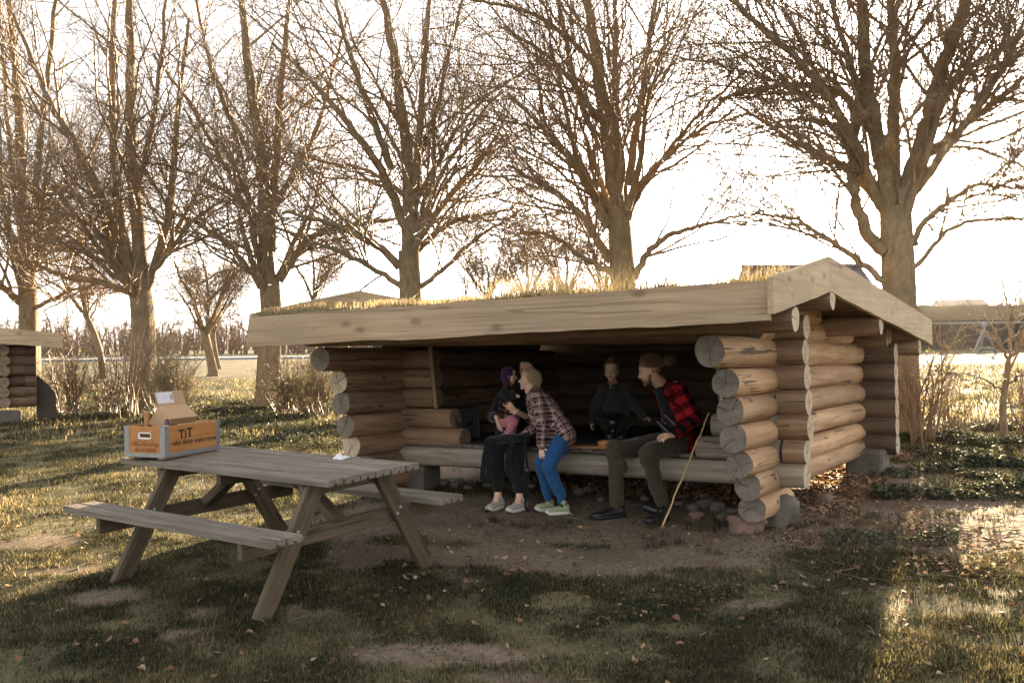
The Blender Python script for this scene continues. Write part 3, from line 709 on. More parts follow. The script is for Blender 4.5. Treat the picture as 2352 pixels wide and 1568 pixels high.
beam('brace', (.46, cy, .37), (.92, cy, .685), .07, .09); beam('brace', (1.89, cy, .37), (1.38, cy, .685), .07, .09)
beam('cross_beam', (TL_ / 2, .04, .735 - .042 - .045), (TL_ / 2, TW_ - .04, .735 - .042 - .045), .045, .09)

def T(a, b, z):
    q = np.array([TX, TY]) + a * tu + b * tv; return np.array([q[0], q[1], z + T4 * b])

# ------------------------------------------------------------------ crate and what is in it
M['crate'] = wood('orange varnished crate board', (.33, .145, .05), (.45, .21, .075), (.54, .28, .11), grain=(1.5, 20, 40), crack=0, knots=False, rough=.45)
M['crate_in'] = plain('crate inner board', (.33, .20, .11), .7, .2, 12)
M['zinc'] = plain('spangled zinc strip', (.27, .275, .27), .5, .45, 70, .1, metal=.35)
M['ink'] = plain('dark stamped ink', (.035, .02, .015), .7, .2, 20, 0)
M['ink_brown'] = plain('faded brown ink', (.22, .075, .03), .7, .2, 20, 0)
M['grip'] = plain('pale enamel grip', (.68, .69, .68), .35, .08, 20, 0)
CR = empty('wooden_crate'); tag(CR, 'orange wooden crate with zinc corners and black lettering on the picnic table', 'crate')
def text(s, size, mt, parent, name='lettering', ext=.0006, shear=0, font_w=1):
    cu = bpy.data.curves.new('t', 'FONT'); cu.body = s; cu.size = size; cu.extrude = ext; cu.shear = shear; cu.align_x = 'CENTER'; cu.resolution_u = 3; cu.offset = size * .012 * font_w
    o = bpy.data.objects.new('t', cu); COL.objects.link(o); bpy.context.view_layer.update()
    me = bpy.data.meshes.new_from_object(o.evaluated_get(bpy.context.evaluated_depsgraph_get())); bpy.data.objects.remove(o)
    me.materials.clear(); me.materials.append(M[mt]); ob = bpy.data.objects.new(name, me); COL.objects.link(ob); ob.parent = parent; return ob

CO = np.array([-2.50, 6.87, .741]); cx_ = np.array([.217 + .01, .562]); cx_ /= np.linalg.norm(cx_)
CR.matrix_world = Matrix(((cx_[0], -cx_[1], 0, CO[0]), (cx_[1], cx_[0], 0, CO[1]), (0, 0, 1, CO[2]), (0, 0, 0, 1)))
CL, CW, CH = .60, .37, .222; th = .012; zb = .012
def bx(name, mt, boxes, parent=CR, bev=.0015):
    mb = MB()
    for c, s_ in boxes: mb.box(c, s_, bev=bev)
    return mb.build(name, M[mt], parent, smooth=False)
def rot_tex(o):
    return o
bx('side_board', 'crate', [((CL / 2, th / 2, zb + CH / 2), (CL - .004, th, CH))]); bx('side_board', 'crate', [((CL / 2, CW - th / 2, zb + CH / 2), (CL - .004, th, CH))])
hz, hw, hh = zb + .155, .105, .040
for x in (th / 2 + .001, CL - th / 2 - .001):
    bx('end_board', 'crate', [((x, CW / 2, zb + (hz - hh / 2 - zb) / 2), (th, CW - 2 * th - .001, hz - hh / 2 - zb)), ((x, CW / 2, (hz + hh / 2 + zb + CH) / 2), (th, CW - 2 * th - .001, zb + CH - hz - hh / 2)),
        ((x, th + (CW / 2 - hw / 2 - th) / 2, hz), (th - .001, CW / 2 - hw / 2 - th, hh + .001)), ((x, CW - th - (CW / 2 - hw / 2 - th) / 2, hz), (th - .001, CW / 2 - hw / 2 - th, hh + .001))])
    pts = []
    for t in np.linspace(0, 2 * math.pi, 29): pts.append((x, CW / 2 + math.cos(t) * .014 + (.043 if math.cos(t) > 0 else -.043), hz + math.sin(t) * .021))
    mb = MB(); mb.tube(pts, .0075, 8, caps=False); mb.build('handle_grip', M['grip'], CR)
bx('base_board', 'crate_in', [((CL / 2, .05, .004), (CL - .02, .05, .014)), ((CL / 2, CW - .05, .004), (CL - .02, .05, .014)), ((CL / 2, CW / 2, zb + .008), (CL - .03, CW - .03, .008))])
cs = .042; e = .0015
for (x, y) in ((0, 0), (CL, 0), (0, CW), (CL, CW)):
    sx, sy = (1 if x == 0 else -1), (1 if y == 0 else -1)
    bx('corner_strip', 'zinc', [((x + sx * cs / 2 - sx * e, y - sy * e / 2, zb + CH / 2 + .001), (cs, e, CH + .002)), ((x - sx * e / 2, y + sy * cs / 2, zb + CH / 2 + .001), (e, cs, CH + .002))], bev=0)
bx('edge_strip', 'zinc', [((CL / 2, -e / 2, zb + .015), (CL - 2 * cs, e * .8, .03)), ((CL / 2, CW + e / 2, zb + .015), (CL - 2 * cs, e * .8, .03)), ((-e / 2, CW / 2, zb + .015), (e * .8, CW - 2 * cs, .03)), ((CL + e / 2, CW / 2, zb + .015), (e * .8, CW - 2 * cs, .03))], bev=0)
def onlong(o, x, z): o.matrix_local = Matrix(((1, 0, 0, x), (0, 0, -1, -.0012), (0, 1, 0, z), (0, 0, 0, 1)))
def onshort(o, y, z, k=1): o.matrix_local = Matrix(((0, 0, -1, -.0008), (-k, 0, 0, y), (0, 1, 0, z), (0, 0, 0, 1)))
onlong(text('T', .095, 'ink', CR, font_w=2.5), .175, .135); onlong(text('i', .085, 'ink', CR, font_w=2.5), .218, .137); onlong(text('T', .095, 'ink', CR, font_w=2.5), .262, .141)
onlong(text('-den faste vokscreme', .056, 'ink', CR, shear=.25, font_w=.35), .31, .092)
onshort(text('Vibe-Hastrup', .048, 'ink_brown', CR, shear=.2, font_w=.4), CW / 2, .092, 1); onshort(text('SKOCREME', .040, 'ink_brown', CR, font_w=.6), CW / 2 - .01, .050)
bx('lettering', 'ink_brown', [((-.001, CW / 2 + .055, .1295), (.0012, .055, .003)), ((-.001, CW / 2 - .045, .1295), (.0012, .10, .003))], bev=0)
# cardboard box leaning open in the crate
n = N('cardboard'); n.col(n.mix(n.noise(n.coord(), 9, 4), (.40, .25, .135), (.50, .33, .19))).set(Roughness=.8); M['card'] = n.m
M['paper'] = plain('white paper label', (.66, .64, .68), .6, .1, 30, 0); M['print'] = plain('grey label print', (.30, .28, .33), .6, .1, 30, 0)
CB = empty('cardboard_box'); tag(CB, 'brown cardboard box with a raised labelled flap, tilted inside the wooden crate', 'box')
th_ = math.radians(38); cc = CO + np.array([cx_[0] * .33 - cx_[1] * .21, cx_[1] * .33 + cx_[0] * .21, .262])
ux = Vector((cx_[0], cx_[1], 0)); uy = Vector((-cx_[1], cx_[0], 0)); uz = Vector((0, 0, 1))
ya = (uy * math.cos(th_) + uz * math.sin(th_)); za = (uz * math.cos(th_) - uy * math.sin(th_))
CB.matrix_world = Matrix(((ux.x, ya.x, za.x, cc[0]), (ux.y, ya.y, za.y, cc[1]), (ux.z, ya.z, za.z, cc[2]), (0, 0, 0, 1)))
s_ = .15; l_ = .30; t_ = .004
bx('box_shell', 'card', [((0, 0, s_ / 2), (l_, s_, t_)), ((0, 0, -s_ / 2), (l_, s_, t_)), ((0, -s_ / 2 + t_ / 2, 0), (l_, t_, s_ - t_)), ((-l_ / 2 + t_ / 2, 0, 0), (t_, s_ - 2 * t_, s_ - t_)), ((l_ / 2 - t_ / 2, 0, 0), (t_, s_ - 2 * t_, s_ - t_))], CB, .001)
fl_ = bx('flap', 'card', [((0, .055, 0), (l_, .11, t_))], CB, .001); fl_.location = (0, s_ / 2, s_ / 2); fl_.rotation_euler = (math.radians(34), 0, 0)
lb = bx('paper_label', 'paper', [((-.055, .060, .0032), (.17, .085, .001))], CB, 0); lb.location = fl_.location; lb.rotation_euler = fl_.rotation_euler
lb = bx('barcode', 'print', [((-.002 + .005 * q, .062, .0042), (.0022 if q % 3 else .0035, .042, .0006)) for q in range(6)] + [((-.055, .075, .0042), (.04, .003, .0006)), ((-.055, .06, .0042), (.05, .003, .0006))], CB, 0); lb.location = fl_.location; lb.rotation_euler = fl_.rotation_euler
# second cardboard edge
def CP(x, y, z): return CO + np.array([cx_[0] * x - cx_[1] * y, cx_[1] * x + cx_[0] * y, z])
o = bx('cardboard_sheet', 'card', [((0, 0, 0), (.34, .005, .2))], None, .001); o.matrix_world = Matrix(((ux.x, uy.x, 0, CP(.36, .05, .14)[0]), (ux.y, uy.y, 0, CP(.36, .05, .14)[1]), (.04, 0, 1, CP(.36, .05, .14)[2]), (0, 0, 0, 1)))
tag(o, 'upright cardboard sheet just inside the long lettered side of the crate', 'cardboard')
M['pin'] = wood('brown turned wood', (.24, .115, .045), (.34, .17, .07), (.42, .23, .10), grain=(3, 20, 20), crack=0, knots=False, rough=.5)
mb = MB(); a_, b_ = CP(.10, .27, .02), CP(.12, .27, .335); mb.tube([a_ + (b_ - a_) * t for t in (0, .3, .62, .82, .92, .985, 1)], [.018, .018, .017, .019, .024, .024, .016], 12); o = mb.build('rolling_pin', M['pin'], loc=a_); tag(o, 'brown wooden rolling pin sticking up out of the left end of the crate', 'rolling pin')
M['purple'] = plain('purple plastic', (.07, .02, .05), .35, .3, 20, 0)
mb = MB(); a_, b_ = CP(.055, .045, .03), CP(.085, .05, .285); P_ = [a_ + (b_ - a_) * t for t in (0, .3, .7, .8, .9, .97, 1)]; mb.tube(P_, [.022, .022, .022, .020, .020, .016, .006], 14); o = mb.build('bottle', M['purple'], loc=a_)
mb = MB(); mb.tube([a_ + (b_ - a_) * t for t in (.795, .81)], [.0235, .0235], 14); o2 = mb.build('cap_ring', M['grip'], o, loc=a_); tag(o, 'dark purple bottle neck poking out beside the near zinc corner of the crate', 'bottle')
# crumpled wrapper
p = px(785, 1054, 6.75); p[2] = T(1.6, .45, .733)[2] ; xx, yy = np.meshgrid(np.linspace(-1, 1, 14), np.linspace(-1, 1, 10), indexing='ij')
V = np.stack([xx * .055 + .012 * (fbm(xx * 2 + 3, yy * 2, 5, 2) - .5), yy * .035, .002 + .05 * np.clip(fbm(xx * 1.6, yy * 1.6 + 9, 7, 3) - .42, 0, 1) + .028 * np.exp(-((xx + .2) ** 2 + (yy - .4) ** 2) * 5)], -1).reshape(-1, 3)
i = np.arange(13)[:, None] * 10; j = np.arange(9)[None]; F = np.stack([i + j, i + 10 + j, i + 11 + j, i + j + 1], -1).reshape(-1, 4)
o = mesh('paper_wrapper', V, F, M['paper'], smooth=False); o.location = p; o.rotation_euler = (0, 0, .5); tag(o, 'small crumpled white wrapper lying on the picnic tabletop', 'wrapper')
# crate frame: long side CL, short side CW, height CH; local origin at the near vertical corner's foot

# ------------------------------------------------------------------ things in the shelter
def onB(x, y, b):
    "photo pixel on the shelter plane at depth b behind the front"
    a_ = (x - 1176) / FPX; q = (784 - y) / FPX; r = np.array([a_ * cr_ - q * sr_, 1, a_ * sr_ + q * cr_])
    s_ = (SV @ np.array([SX, SY]) + b) / (SV @ r[:2]); return r * s_ + np.array([0, 0, CAM_H])
def K(x, y): return (1700 + x / 1.96) * .5742, (1350 + y / 1.96) * .5742
def Kp(x, y, Y): return px(*K(x, y), Y)
def deckpt(cx, b):
    p = onB(*K(cx, 850), b); q = (p[:2] - [SX, SY]); a_ = q @ SU; return S(a_, b, .567)
SR = -TH
def place(o, p, rz=0): o.location = p; o.rotation_euler = (0, 0, rz); return o
M['case'] = plain('grey ribbed case', (.15, .16, .17), .45, .15, 8, .1, metal=.3); M['black'] = plain('matt black', (.012, .012, .013), .45, .3, 30, .1)
o = place(empty('storage_case'), deckpt(255, .62), SR + .0); tag(o, 'grey lidded storage case on the deck behind the stepped left logs', 'case')
mb = MB(); mb.box((0, 0, .15), (.30, .40, .30), bev=.012)
for x_ in (-.152, .152):
    mb.box((x_, 0, .26), (.012, .41, .02)); mb.box((x_, 0, .02), (.012, .41, .02)); 
    for y_ in (-.19, .19): mb.box((x_ * .99, y_, .14), (.014, .025, .28))
mb.box((0, -.203, .26), (.31, .012, .02)); mb.box((0, -.203, .02), (.31, .012, .02))
mb.build('case_body', M['case'], o, smooth=False); mb = MB(); mb.box((0, 0, .318), (.315, .415, .035), bev=.01); mb.build('lid', M['case'], o, smooth=False)
mb = MB(); mb.tube([(.168, -.05, .155), (.172, -.05, .18), (.172, .05, .18), (.168, .05, .155), (.168, -.05, .155)], .007, 6, caps=False); mb.build('handle', M['black'], o)
o = place(empty('x'), (0, 0, 0)); bpy.data.objects.remove(o)
M['cuttingboard'] = wood('warm chopping board', (.26, .12, .055), (.36, .18, .09), (.44, .24, .12), grain=(3, 25, 25), crack=0, knots=False, rough=.5)
mb = MB(); mb.box((0, 0, .014), (.34, .19, .026), bev=.008); o = mb.build('chopping_board', M['cuttingboard'], smooth=False); place(o, deckpt(1250, .16), SR + .25); tag(o, 'reddish brown chopping board lying flat near the deck edge beside the bowl', 'chopping board')
M['bowl'] = wood('turned wooden bowl', (.36, .16, .06), (.46, .22, .09), (.54, .29, .13), grain=(6, 6, 30), crack=0, knots=False, rough=.45)
mb = MB(); mb.lathe([(0, .001), (.035, .0), (.042, .006), (.056, .03), (.062, .055), (.060, .078), (.057, .080), (.054, .075), (.055, .05), (.045, .02), (0, .014)], n=32); o = mb.build('bowl', M['bowl']); place(o, deckpt(1405, .09), 0); tag(o, 'round orange-brown wooden bowl in front of the camping stove', 'bowl')
ST = place(empty('camping_stove'), deckpt(1475, .42), SR); tag(ST, 'black gas camping stove standing on the deck under a frying pan', 'stove')
M['pan'] = plain('black pan', (.02, .02, .02), .35, .3, 40, .05, metal=.4, spec=.6); M['blue'] = plain('blue gas canister label', (.05, .11, .17), .35, .3, 12, 0); M['steel'] = plain('bright steel', (.6, .6, .6), .25, .1, 30, 0, metal=1)
mb = MB(); mb.lathe([(0, 0), (.05, 0), (.054, .006), (.054, .058), (.045, .072), (.018, .08), (0, .08)], n=24); mb.build('gas_canister', M['blue'], ST)
mb = MB(); mb.lathe([(0, .08), (.016, .08), (.016, .12), (.03, .135), (.034, .15), (.02, .16), (.045, .175), (.06, .215), (.062, .255), (.052, .262)], n=24)
for t in range(3):
    a_ = t * 2.094; mb.tube([(.05 * math.cos(a_), .05 * math.sin(a_), .25), (.075 * math.cos(a_), .075 * math.sin(a_), .272)], .004, 6)
    mb.tube([(.03 * math.cos(a_ + .5), .03 * math.sin(a_ + .5), .10), (.085 * math.cos(a_ + .5), .085 * math.sin(a_ + .5), .004)], .004, 6)
mb.build('burner', M['pan'], ST)
mb = MB(); mb.tube([(-.016, 0, .1), (-.05, -.02, .1), (-.06, -.02, .115), (-.05, -.02, .1)], .0025, 6); mb.build('valve_lever', M['steel'], ST)
pp = deckpt(1470, .42) + np.array([0, 0, .276]); PN = place(empty('frying_pan'), pp, SR); tag(PN, 'shallow black frying pan with folded handle on top of the camping stove', 'pan')
mb = MB(); mb.lathe([(0, 0), (.095, 0), (.118, .038), (.124, .042), (.121, .044), (.114, .038), (.092, .005), (0, .005)], n=36); mb.build('pan_body', M['pan'], PN)
hd = np.array([-1., .25]); hd /= np.linalg.norm(hd); mb = MB(); mb.tube([(hd[0] * .115, hd[1] * .115, .034), (hd[0] * .14, hd[1] * .14, .03), (hd[0] * .175, hd[1] * .175, .028)], [.007, .006, .005], 6); mb.build('pan_handle', M['steel'], PN)
# bamboo stick leaning on the stepped logs
M['bamboo'] = wood('bamboo', (.50, .33, .16), (.62, .43, .22), (.70, .52, .29), grain=(6, 30, 30), crack=0, knots=False, rough=.45)
b0 = px(1520, 1193, 8.02); b0[2] = gz(b0[0], b0[1]); b1 = S(-.60, -.02, .93); d = b1 - b0; mb = MB(); P_, R_ = [], []
nodes = [0, .11, .24, .38, .5, .63, .77, .89, 1.0]; 
for k in range(len(nodes) - 1):
    L0, L1 = nodes[k], nodes[k + 1]
    for f_, dr in ((.0, .0016), (.035, 0), (.965, 0)): tt = L0 + (L1 - L0) * f_; P_.append(b0 + d * tt + np.array([.004 * math.sin(k * 2.3), 0, 0])); R_.append(.0082 - .003 * tt + dr * .7)
P_.append(b1); R_.append(.0045); mb.tube(P_, R_, 10); o = mb.build('bamboo_stick', M['bamboo'], loc=b0); tag(o, 'thin yellow bamboo stick leaning from the ground against the right-hand stepped logs', 'stick')
M['whitepole'] = plain('white pole', (.62, .58, .60), .4, .1, 20, 0)
mb = MB(); mb.tube([S(-.475, -.03, .93), S(-.485, -.05, 1.24)], .008, 10); o = mb.build('tent_pole', M['whitepole'], loc=S(-.475, -.03, .93)); tag(o, 'slim white pole standing on the right stepped log beside the crooked wooden pole', 'pole')
# ------------------------------------------------------------------ people
def _ax(d, side=None):
    z = np.array(d, float); z /= np.linalg.norm(z) + 1e-9
    s_ = np.array(side if side is not None else ((0, 0, 1) if abs(z[2]) < .9 else (0, 1, 0)), float)
    x = s_ - z * (s_ @ z); x /= np.linalg.norm(x) + 1e-9
    return np.stack([x, np.cross(z, x), z], 1)
def prim(mb, p, m=0):
    n_ = 18; V, F3, F4 = UV(n_)
    if p[0] == 'c':        # tapered capsule p1 r1 p2 r2
        _, p1, r1, p2, r2 = p; p1 = np.array(p1, float); p2 = np.array(p2, float); Rm = _ax(p2 - p1)
        k = np.where(V[:, 2:3] >= 0, 1, 0); W_ = (V * np.where(k == 1, r2, r1)) @ Rm.T + np.where(k == 1, p2, p1)
    elif p[0] == 'f':      # flat capsule p1 (a1,b1) p2 (a2,b2) side
        _, p1, r1, p2, r2, sd_ = p; p1 = np.array(p1, float); p2 = np.array(p2, float); Rm = _ax(p2 - p1, sd_)
        k = V[:, 2:3] >= 0; rr = np.where(k, [[r2[0], r2[1], min(r2)]], [[r1[0], r1[1], min(r1)]]); W_ = (V * rr) @ Rm.T + np.where(k, p2, p1)
    else:                  # ellipsoid centre radii rot
        _, c, rad, rt = p; W_ = V * np.array(rad)
        if rt is not None: W_ = W_ @ np.asarray(rt).T
        W_ = W_ + np.array(c, float)
    mb.add(W_, [F3, F4], m)
def blob(name, prims, vox, mat, parent=None, loc=None, smooth=3, bones=None, extra=None, mats=None, paint=None, wr=0):
    "one continuous skin over overlapping primitives"
    mb = MB()
    for p in prims: prim(mb, p)
    t = mb.build('tmp', None)
    r_ = t.modifiers.new('r', 'REMESH'); r_.mode = 'VOXEL'; r_.voxel_size = vox; r_.use_smooth_shade = True
    s_ = t.modifiers.new('s', 'SMOOTH'); s_.factor = .6; s_.iterations = smooth
    bpy.context.view_layer.update()
    ev = t.evaluated_get(bpy.context.evaluated_depsgraph_get()); me = ev.to_mesh()
    V = np.empty(len(me.vertices) * 3, np.float32); me.vertices.foreach_get('co', V); V = V.reshape(-1, 3).astype(float)
    nl = np.empty(len(me.polygons), np.int32); me.polygons.foreach_get('loop_total', nl); li = np.empty(len(me.loops), np.int32); me.loops.foreach_get('vertex_index', li)
    st = np.empty(len(me.polygons), np.int32); me.polygons.foreach_get('loop_start', st)
    F4 = np.array([li[a:a + 4] for a in st[nl == 4]]) if (nl == 4).any() else np.zeros((0, 4), int); F3 = np.array([li[a:a + 3] for a in st[nl == 3]]) if (nl == 3).any() else np.zeros((0, 3), int)
    Nn = np.empty(len(me.vertices) * 3, np.float32); me.vertices.foreach_get('normal', Nn); Nn = Nn.reshape(-1, 3)
    ev.to_mesh_clear(); old = t.data; bpy.data.objects.remove(t); bpy.data.meshes.remove(old)
    if wr:   # cloth folds
        s0 = len(V) % 97; f_ = fbm(V[:, 0] * 9 + V[:, 2] * 5 + s0, V[:, 2] * 16 + V[:, 1] * 8, s0, 3) - .5; V = V + Nn * (f_ * wr * 2)[:, None]
    attr = None
    if bones is not None:
        best = np.full(len(V), 1e9); U = np.zeros((len(V), 3))
        for q, (a, b, sd_) in enumerate(bones):
            a = np.array(a, float); b = np.array(b, float); Rm = _ax(b - a, sd_); L_ = np.linalg.norm(b - a); rel = (V - a) @ Rm
            tt = np.clip(rel[:, 2], 0, L_); dd = np.sqrt(rel[:, 0] ** 2 + rel[:, 1] ** 2 + (rel[:, 2] - tt) ** 2); rad = np.hypot(rel[:, 0], rel[:, 1])
            w_ = dd < best; best[w_] = dd[w_]; rm = np.median(rad[dd < .2]) if (dd < .2).any() else .08
            U[w_, 0] = (rel[:, 0] * .8 + rel[:, 1] * .8)[w_] + q * .33; U[w_, 1] = rel[w_, 2] + q * .17
        attr = {'cloth': U}
    faces = [F4, F3]; mi = [np.zeros(len(F4), int), np.zeros(len(F3), int)]
    if paint:
        for mid_, c, rad in paint:
            for f_, mm in zip(faces, mi):
                if len(f_): ce = V[f_].mean(1); mm[np.linalg.norm((ce - np.array(c)) / np.array(rad), axis=1) < 1] = mid_
    if extra:
        mb = MB()
        for m_, p in extra: prim(mb, p, m_)
        Ve = np.vstack(mb.V); o_ = len(V); V = np.vstack([V, Ve])
        for k_ in (4, 3):
            if mb.F[k_]: faces.append(np.concatenate(mb.F[k_]) + o_); mi.append(np.concatenate(mb.M[k_]))
        if attr: attr['cloth'] = np.vstack([attr['cloth'], np.zeros((len(Ve), 3))])
    keep_ = [(f_, mm) for f_, mm in zip(faces, mi) if len(f_)]
    return mesh(name, V, [f_ for f_, _ in keep_], mat, parent, True, loc, attr=attr, mats=mats, midx=np.concatenate([mm for _, mm in keep_]))

def skin(name, c):
    n = N(name); f = n.noise(n.coord(rnd=False), 30, 3); n.col(n.mix(f, tuple(q * .88 for q in c), c)).set(Roughness=.5); n.b.inputs['Subsurface Weight'].default_value = .15
    n.b.inputs['Subsurface Radius'].default_value = (.02, .008, .004); n.b.inputs['Specular IOR Level'].default_value = .3; return n.m
M['skin'] = skin('skin', (.66, .41, .30)); M['skin_kid'] = skin('fair child skin', (.74, .49, .38)); M['lip'] = skin('lip', (.42, .17, .14))
M['eyew'] = plain('eye white', (.55, .52, .5), .3, .05, 20, 0); M['iris'] = plain('iris', (.03, .035, .045), .2, .1, 20, 0)
def hairm(name, c, c2):
    n = N(name); v = n.coord(scale=(1, 1, 1), rnd=False); f = n.noise(n.coord(scale=(60, 60, 9), rnd=False), 1.6, 4, .7, 1.5); n.col(n.mix(n.ramp(f, [(.35, (0, 0, 0)), (.65, (1, 1, 1))]), c, c2)).set(Roughness=.45); n.bump(f, .8, .006); return n.m
M['hair_blond'] = hairm('blond hair', (.38, .28, .16), (.72, .60, .40)); M['hair_brown'] = hairm('brown hair', (.07, .042, .024), (.27, .17, .095)); M['hair_dark'] = hairm('dark hair', (.012, .009, .008), (.035, .025, .02)); M['hair_girl'] = hairm('light brown hair', (.17, .105, .055), (.42, .28, .16))
def cloth(name, c, sc=90, var=.25, rough=.9, bmp=.3, translu=0):
    n = N(name); v = n.coord(rnd=False); f = n.noise(v, sc, 3, .6); g = n.noise(v, 6, 4); n.col(n.mix(n.math('MULTIPLY_ADD', g, .6, n.math('MULTIPLY', f, .4)), tuple(q * (1 - var) for q in c), tuple(q * (1 + var) for q in c))).set(Roughness=rough)
    n.b.inputs['Specular IOR Level'].default_value = .15; n.b.inputs['Sheen Weight'].default_value = .15; n.bump(n.math('ADD', f, n.math('MULTIPLY', g, 2.)), bmp, .006); return n.m
M['black_cloth'] = cloth('black cotton', (.012, .012, .014)); M['black_legging'] = cloth('black legging', (.010, .010, .011)); M['black_knit'] = cloth('charcoal knit wool', (.032, .035, .035), 160, .5, bmp=.8)
M['pink'] = cloth('dusty pink rib cotton', (.40, .15, .17), 150, .12); M['blue'] = M['blue']; M['blue_sweat'] = cloth('blue sweatpants', (.017, .072, .19), 120, .12)
M['olive'] = cloth('dark olive trousers', (.046, .036, .024), 60, .2, .8); M['purple_knit'] = cloth('purple knit wool', (.055, .024, .085), 140, .7, bmp=.9); M['greysock'] = cloth('grey sock', (.16, .19, .24), 140, .2)
M['vest'] = None
def plaid(name, kind):
    n = N(name); at = n.attr('cloth'); sp = n.n('SeparateXYZ'); n.l(at.outputs['Vector'], sp.inputs[0]); u_, v_ = sp.outputs[0], sp.outputs[1]
    def band(x, per, duty, off=0.): return n.math('LESS_THAN', n.math('FRACT', n.math('ADD', n.math('DIVIDE', x, per), 10. + off)), duty)
    if kind == 'buffalo':
        a, b = band(u_, .115, .5), band(v_, .115, .5); s_ = n.math('ADD', a, b); col = n.ramp(n.math('DIVIDE', s_, 2.), [(0, (.38, .016, .02)), (.3, (.10, .008, .010)), (.8, (.008, .007, .008))], 'CONSTANT')
    elif kind == 'boy':
        a, b = band(u_, .062, .46), band(v_, .075, .45); s_ = n.math('DIVIDE', n.math('ADD', a, b), 2.); col = n.ramp(s_, [(0, (.33, .25, .24)), (.3, (.10, .045, .055)), (.8, (.022, .012, .018))], 'CONSTANT')
        for x_, per, off in ((u_, .062, .27), (v_, .075, .28), (u_, .062, .72), (v_, .075, .74)): col = n.mix(n.math('MULTIPLY', band(x_, per, .085, off), .75), col, (.55, .40, .34))
    else:
        a, b = band(u_, .06, .5), band(v_, .06, .5); s_ = n.math('DIVIDE', n.math('ADD', a, b), 2.); col = n.ramp(s_, [(0, (.20, .095, .035)), (.3, (.045, .03, .025)), (.8, (.012, .011, .012))], 'CONSTANT')
    f = n.noise(n.coord(rnd=False), 120, 3); col = n.mix(n.math('MULTIPLY', f, .35), col, (0, 0, 0)); n.col(col).set(Roughness=.95); n.b.inputs['Specular IOR Level'].default_value = .1; n.bump(n.math('ADD', f, n.math('MULTIPLY', n.noise(n.coord(rnd=False), 9, 4), 2.)), .4, .008); return n.m
M['buffalo'] = plaid('red and black buffalo check flannel', 'buffalo'); M['boyplaid'] = plaid('burgundy and white plaid cotton', 'boy'); M['vestplaid'] = plaid('brown and black checked fleece', 'vest')
M['sole'] = plain('white rubber sole', (.52, .50, .46), .6, .15, 20, 0); M['shoe_beige'] = cloth('beige trainer mesh', (.34, .30, .26), 140, .2); M['shoe_green'] = cloth('pale green trainer mesh', (.27, .31, .18), 140, .2); M['shoe_black'] = plain('black leather', (.010, .010, .011), .38, .3, 40, .2)
M['lace'] = plain('laces', (.42, .40, .38), .8, .1, 20, 0)

def head_frame(fwd, up):
    y = np.array(fwd, float); y /= np.linalg.norm(y); z = np.array(up, float); z -= y * (z @ y); z /= np.linalg.norm(z); return np.stack([np.cross(y, z), y, z], 1)
def head(c, fr, h, kid=False):
    c = np.array(c, float); w = lambda x, y, z: c + fr @ (np.array([x, y, z]) * h)
    e = lambda x, y, z, a, b, d: ('e', w(x, y, z), (a * h, b * h, d * h), fr)
    P_ = [e(0, -.06, .14, .33, .39, .33), e(0, .13, -.06, .27, .235, .33), e(0, .12, -.27, .20, .20, .17), e(0, .24, -.40, .085, .07, .07),
          ('c', w(0, .345, .01), .032 * h, w(0, .425, -.115), .042 * h), e(.035, .385, -.135, .035, .04, .03), e(-.035, .385, -.135, .035, .04, .03),
          e(.12, .285, .075, .10, .05, .032), e(-.12, .285, .075, .10, .05, .032), e(.15, .235, -.13, .10, .09, .09), e(-.15, .235, -.13, .10, .09, .09),
          e(0, .325, -.235, .075, .045, .022), e(0, .318, -.275, .065, .045, .024)]
    for s_ in (1, -1): P_ += [e(s_ * .325, -.02, -.03, .028, .075, .10), ('c', w(s_ * .31, .01, -.08), .03 * h, w(s_ * .29, .02, -.1), .03 * h)]
    if kid: P_ += [e(.17, .2, -.17, .13, .12, .12), e(-.17, .2, -.17, .13, .12, .12), e(0, .05, .2, .31, .30, .27)]
    ex = []
    for s_ in (1, -1):
        ex += [(1, e(s_ * .125, .300, .0, .058, .040, .040)), (2, e(s_ * .125, .326, .0, .034, .018, .034)), (4, e(s_ * .125, .318, .095, .085, .02, .010))]
    pa = [(3, w(0, .36, -.255), (.085 * h,) * 2 + (.038 * h,))]
    return P_, ex, pa, w
def hand(wr, d, nrm, L, curl=.35, right=True, spread=.22, r=1.0):
    "palm, four fingers of unequal length and a thumb; d direction, nrm back of the hand"
    wr = np.array(wr, float); d = np.array(d, float); d /= np.linalg.norm(d); nrm = np.array(nrm, float); nrm -= d * (nrm @ d); nrm /= np.linalg.norm(nrm); s_ = np.cross(d, nrm) * (1 if right else -1)
    P_ = [('f', wr, (L * .14, L * .10), wr + d * L * .42, (L * .21, L * .085), s_)]
    for k, (o, ln) in enumerate(((-.175, .44), (-.06, .50), (.06, .47), (.17, .37))):
        b = wr + d * L * .46 + s_ * o * L; dd = d + s_ * o * spread * 2.; dd /= np.linalg.norm(dd); rr = L * .047 * r; q = b; ang = curl * .5
        for sg in range(3):
            v_ = dd * math.cos(ang) - nrm * math.sin(ang); q2 = q + v_ * L * ln * (.42, .32, .26)[sg]; P_.append(('c', q, rr, q2, rr * .88)); q = q2; rr *= .9; ang += curl
    b = wr + d * L * .12 - s_ * L * .14; q1 = b + (d * .6 - s_ * .75 - nrm * .25) * L * .25; q2 = q1 + (d * .9 - s_ * .25 - nrm * .3) * L * .24
    P_ += [('c', b, L * .07, q1, L * .058), ('c', q1, L * .056, q2, L * .045)]
    return P_
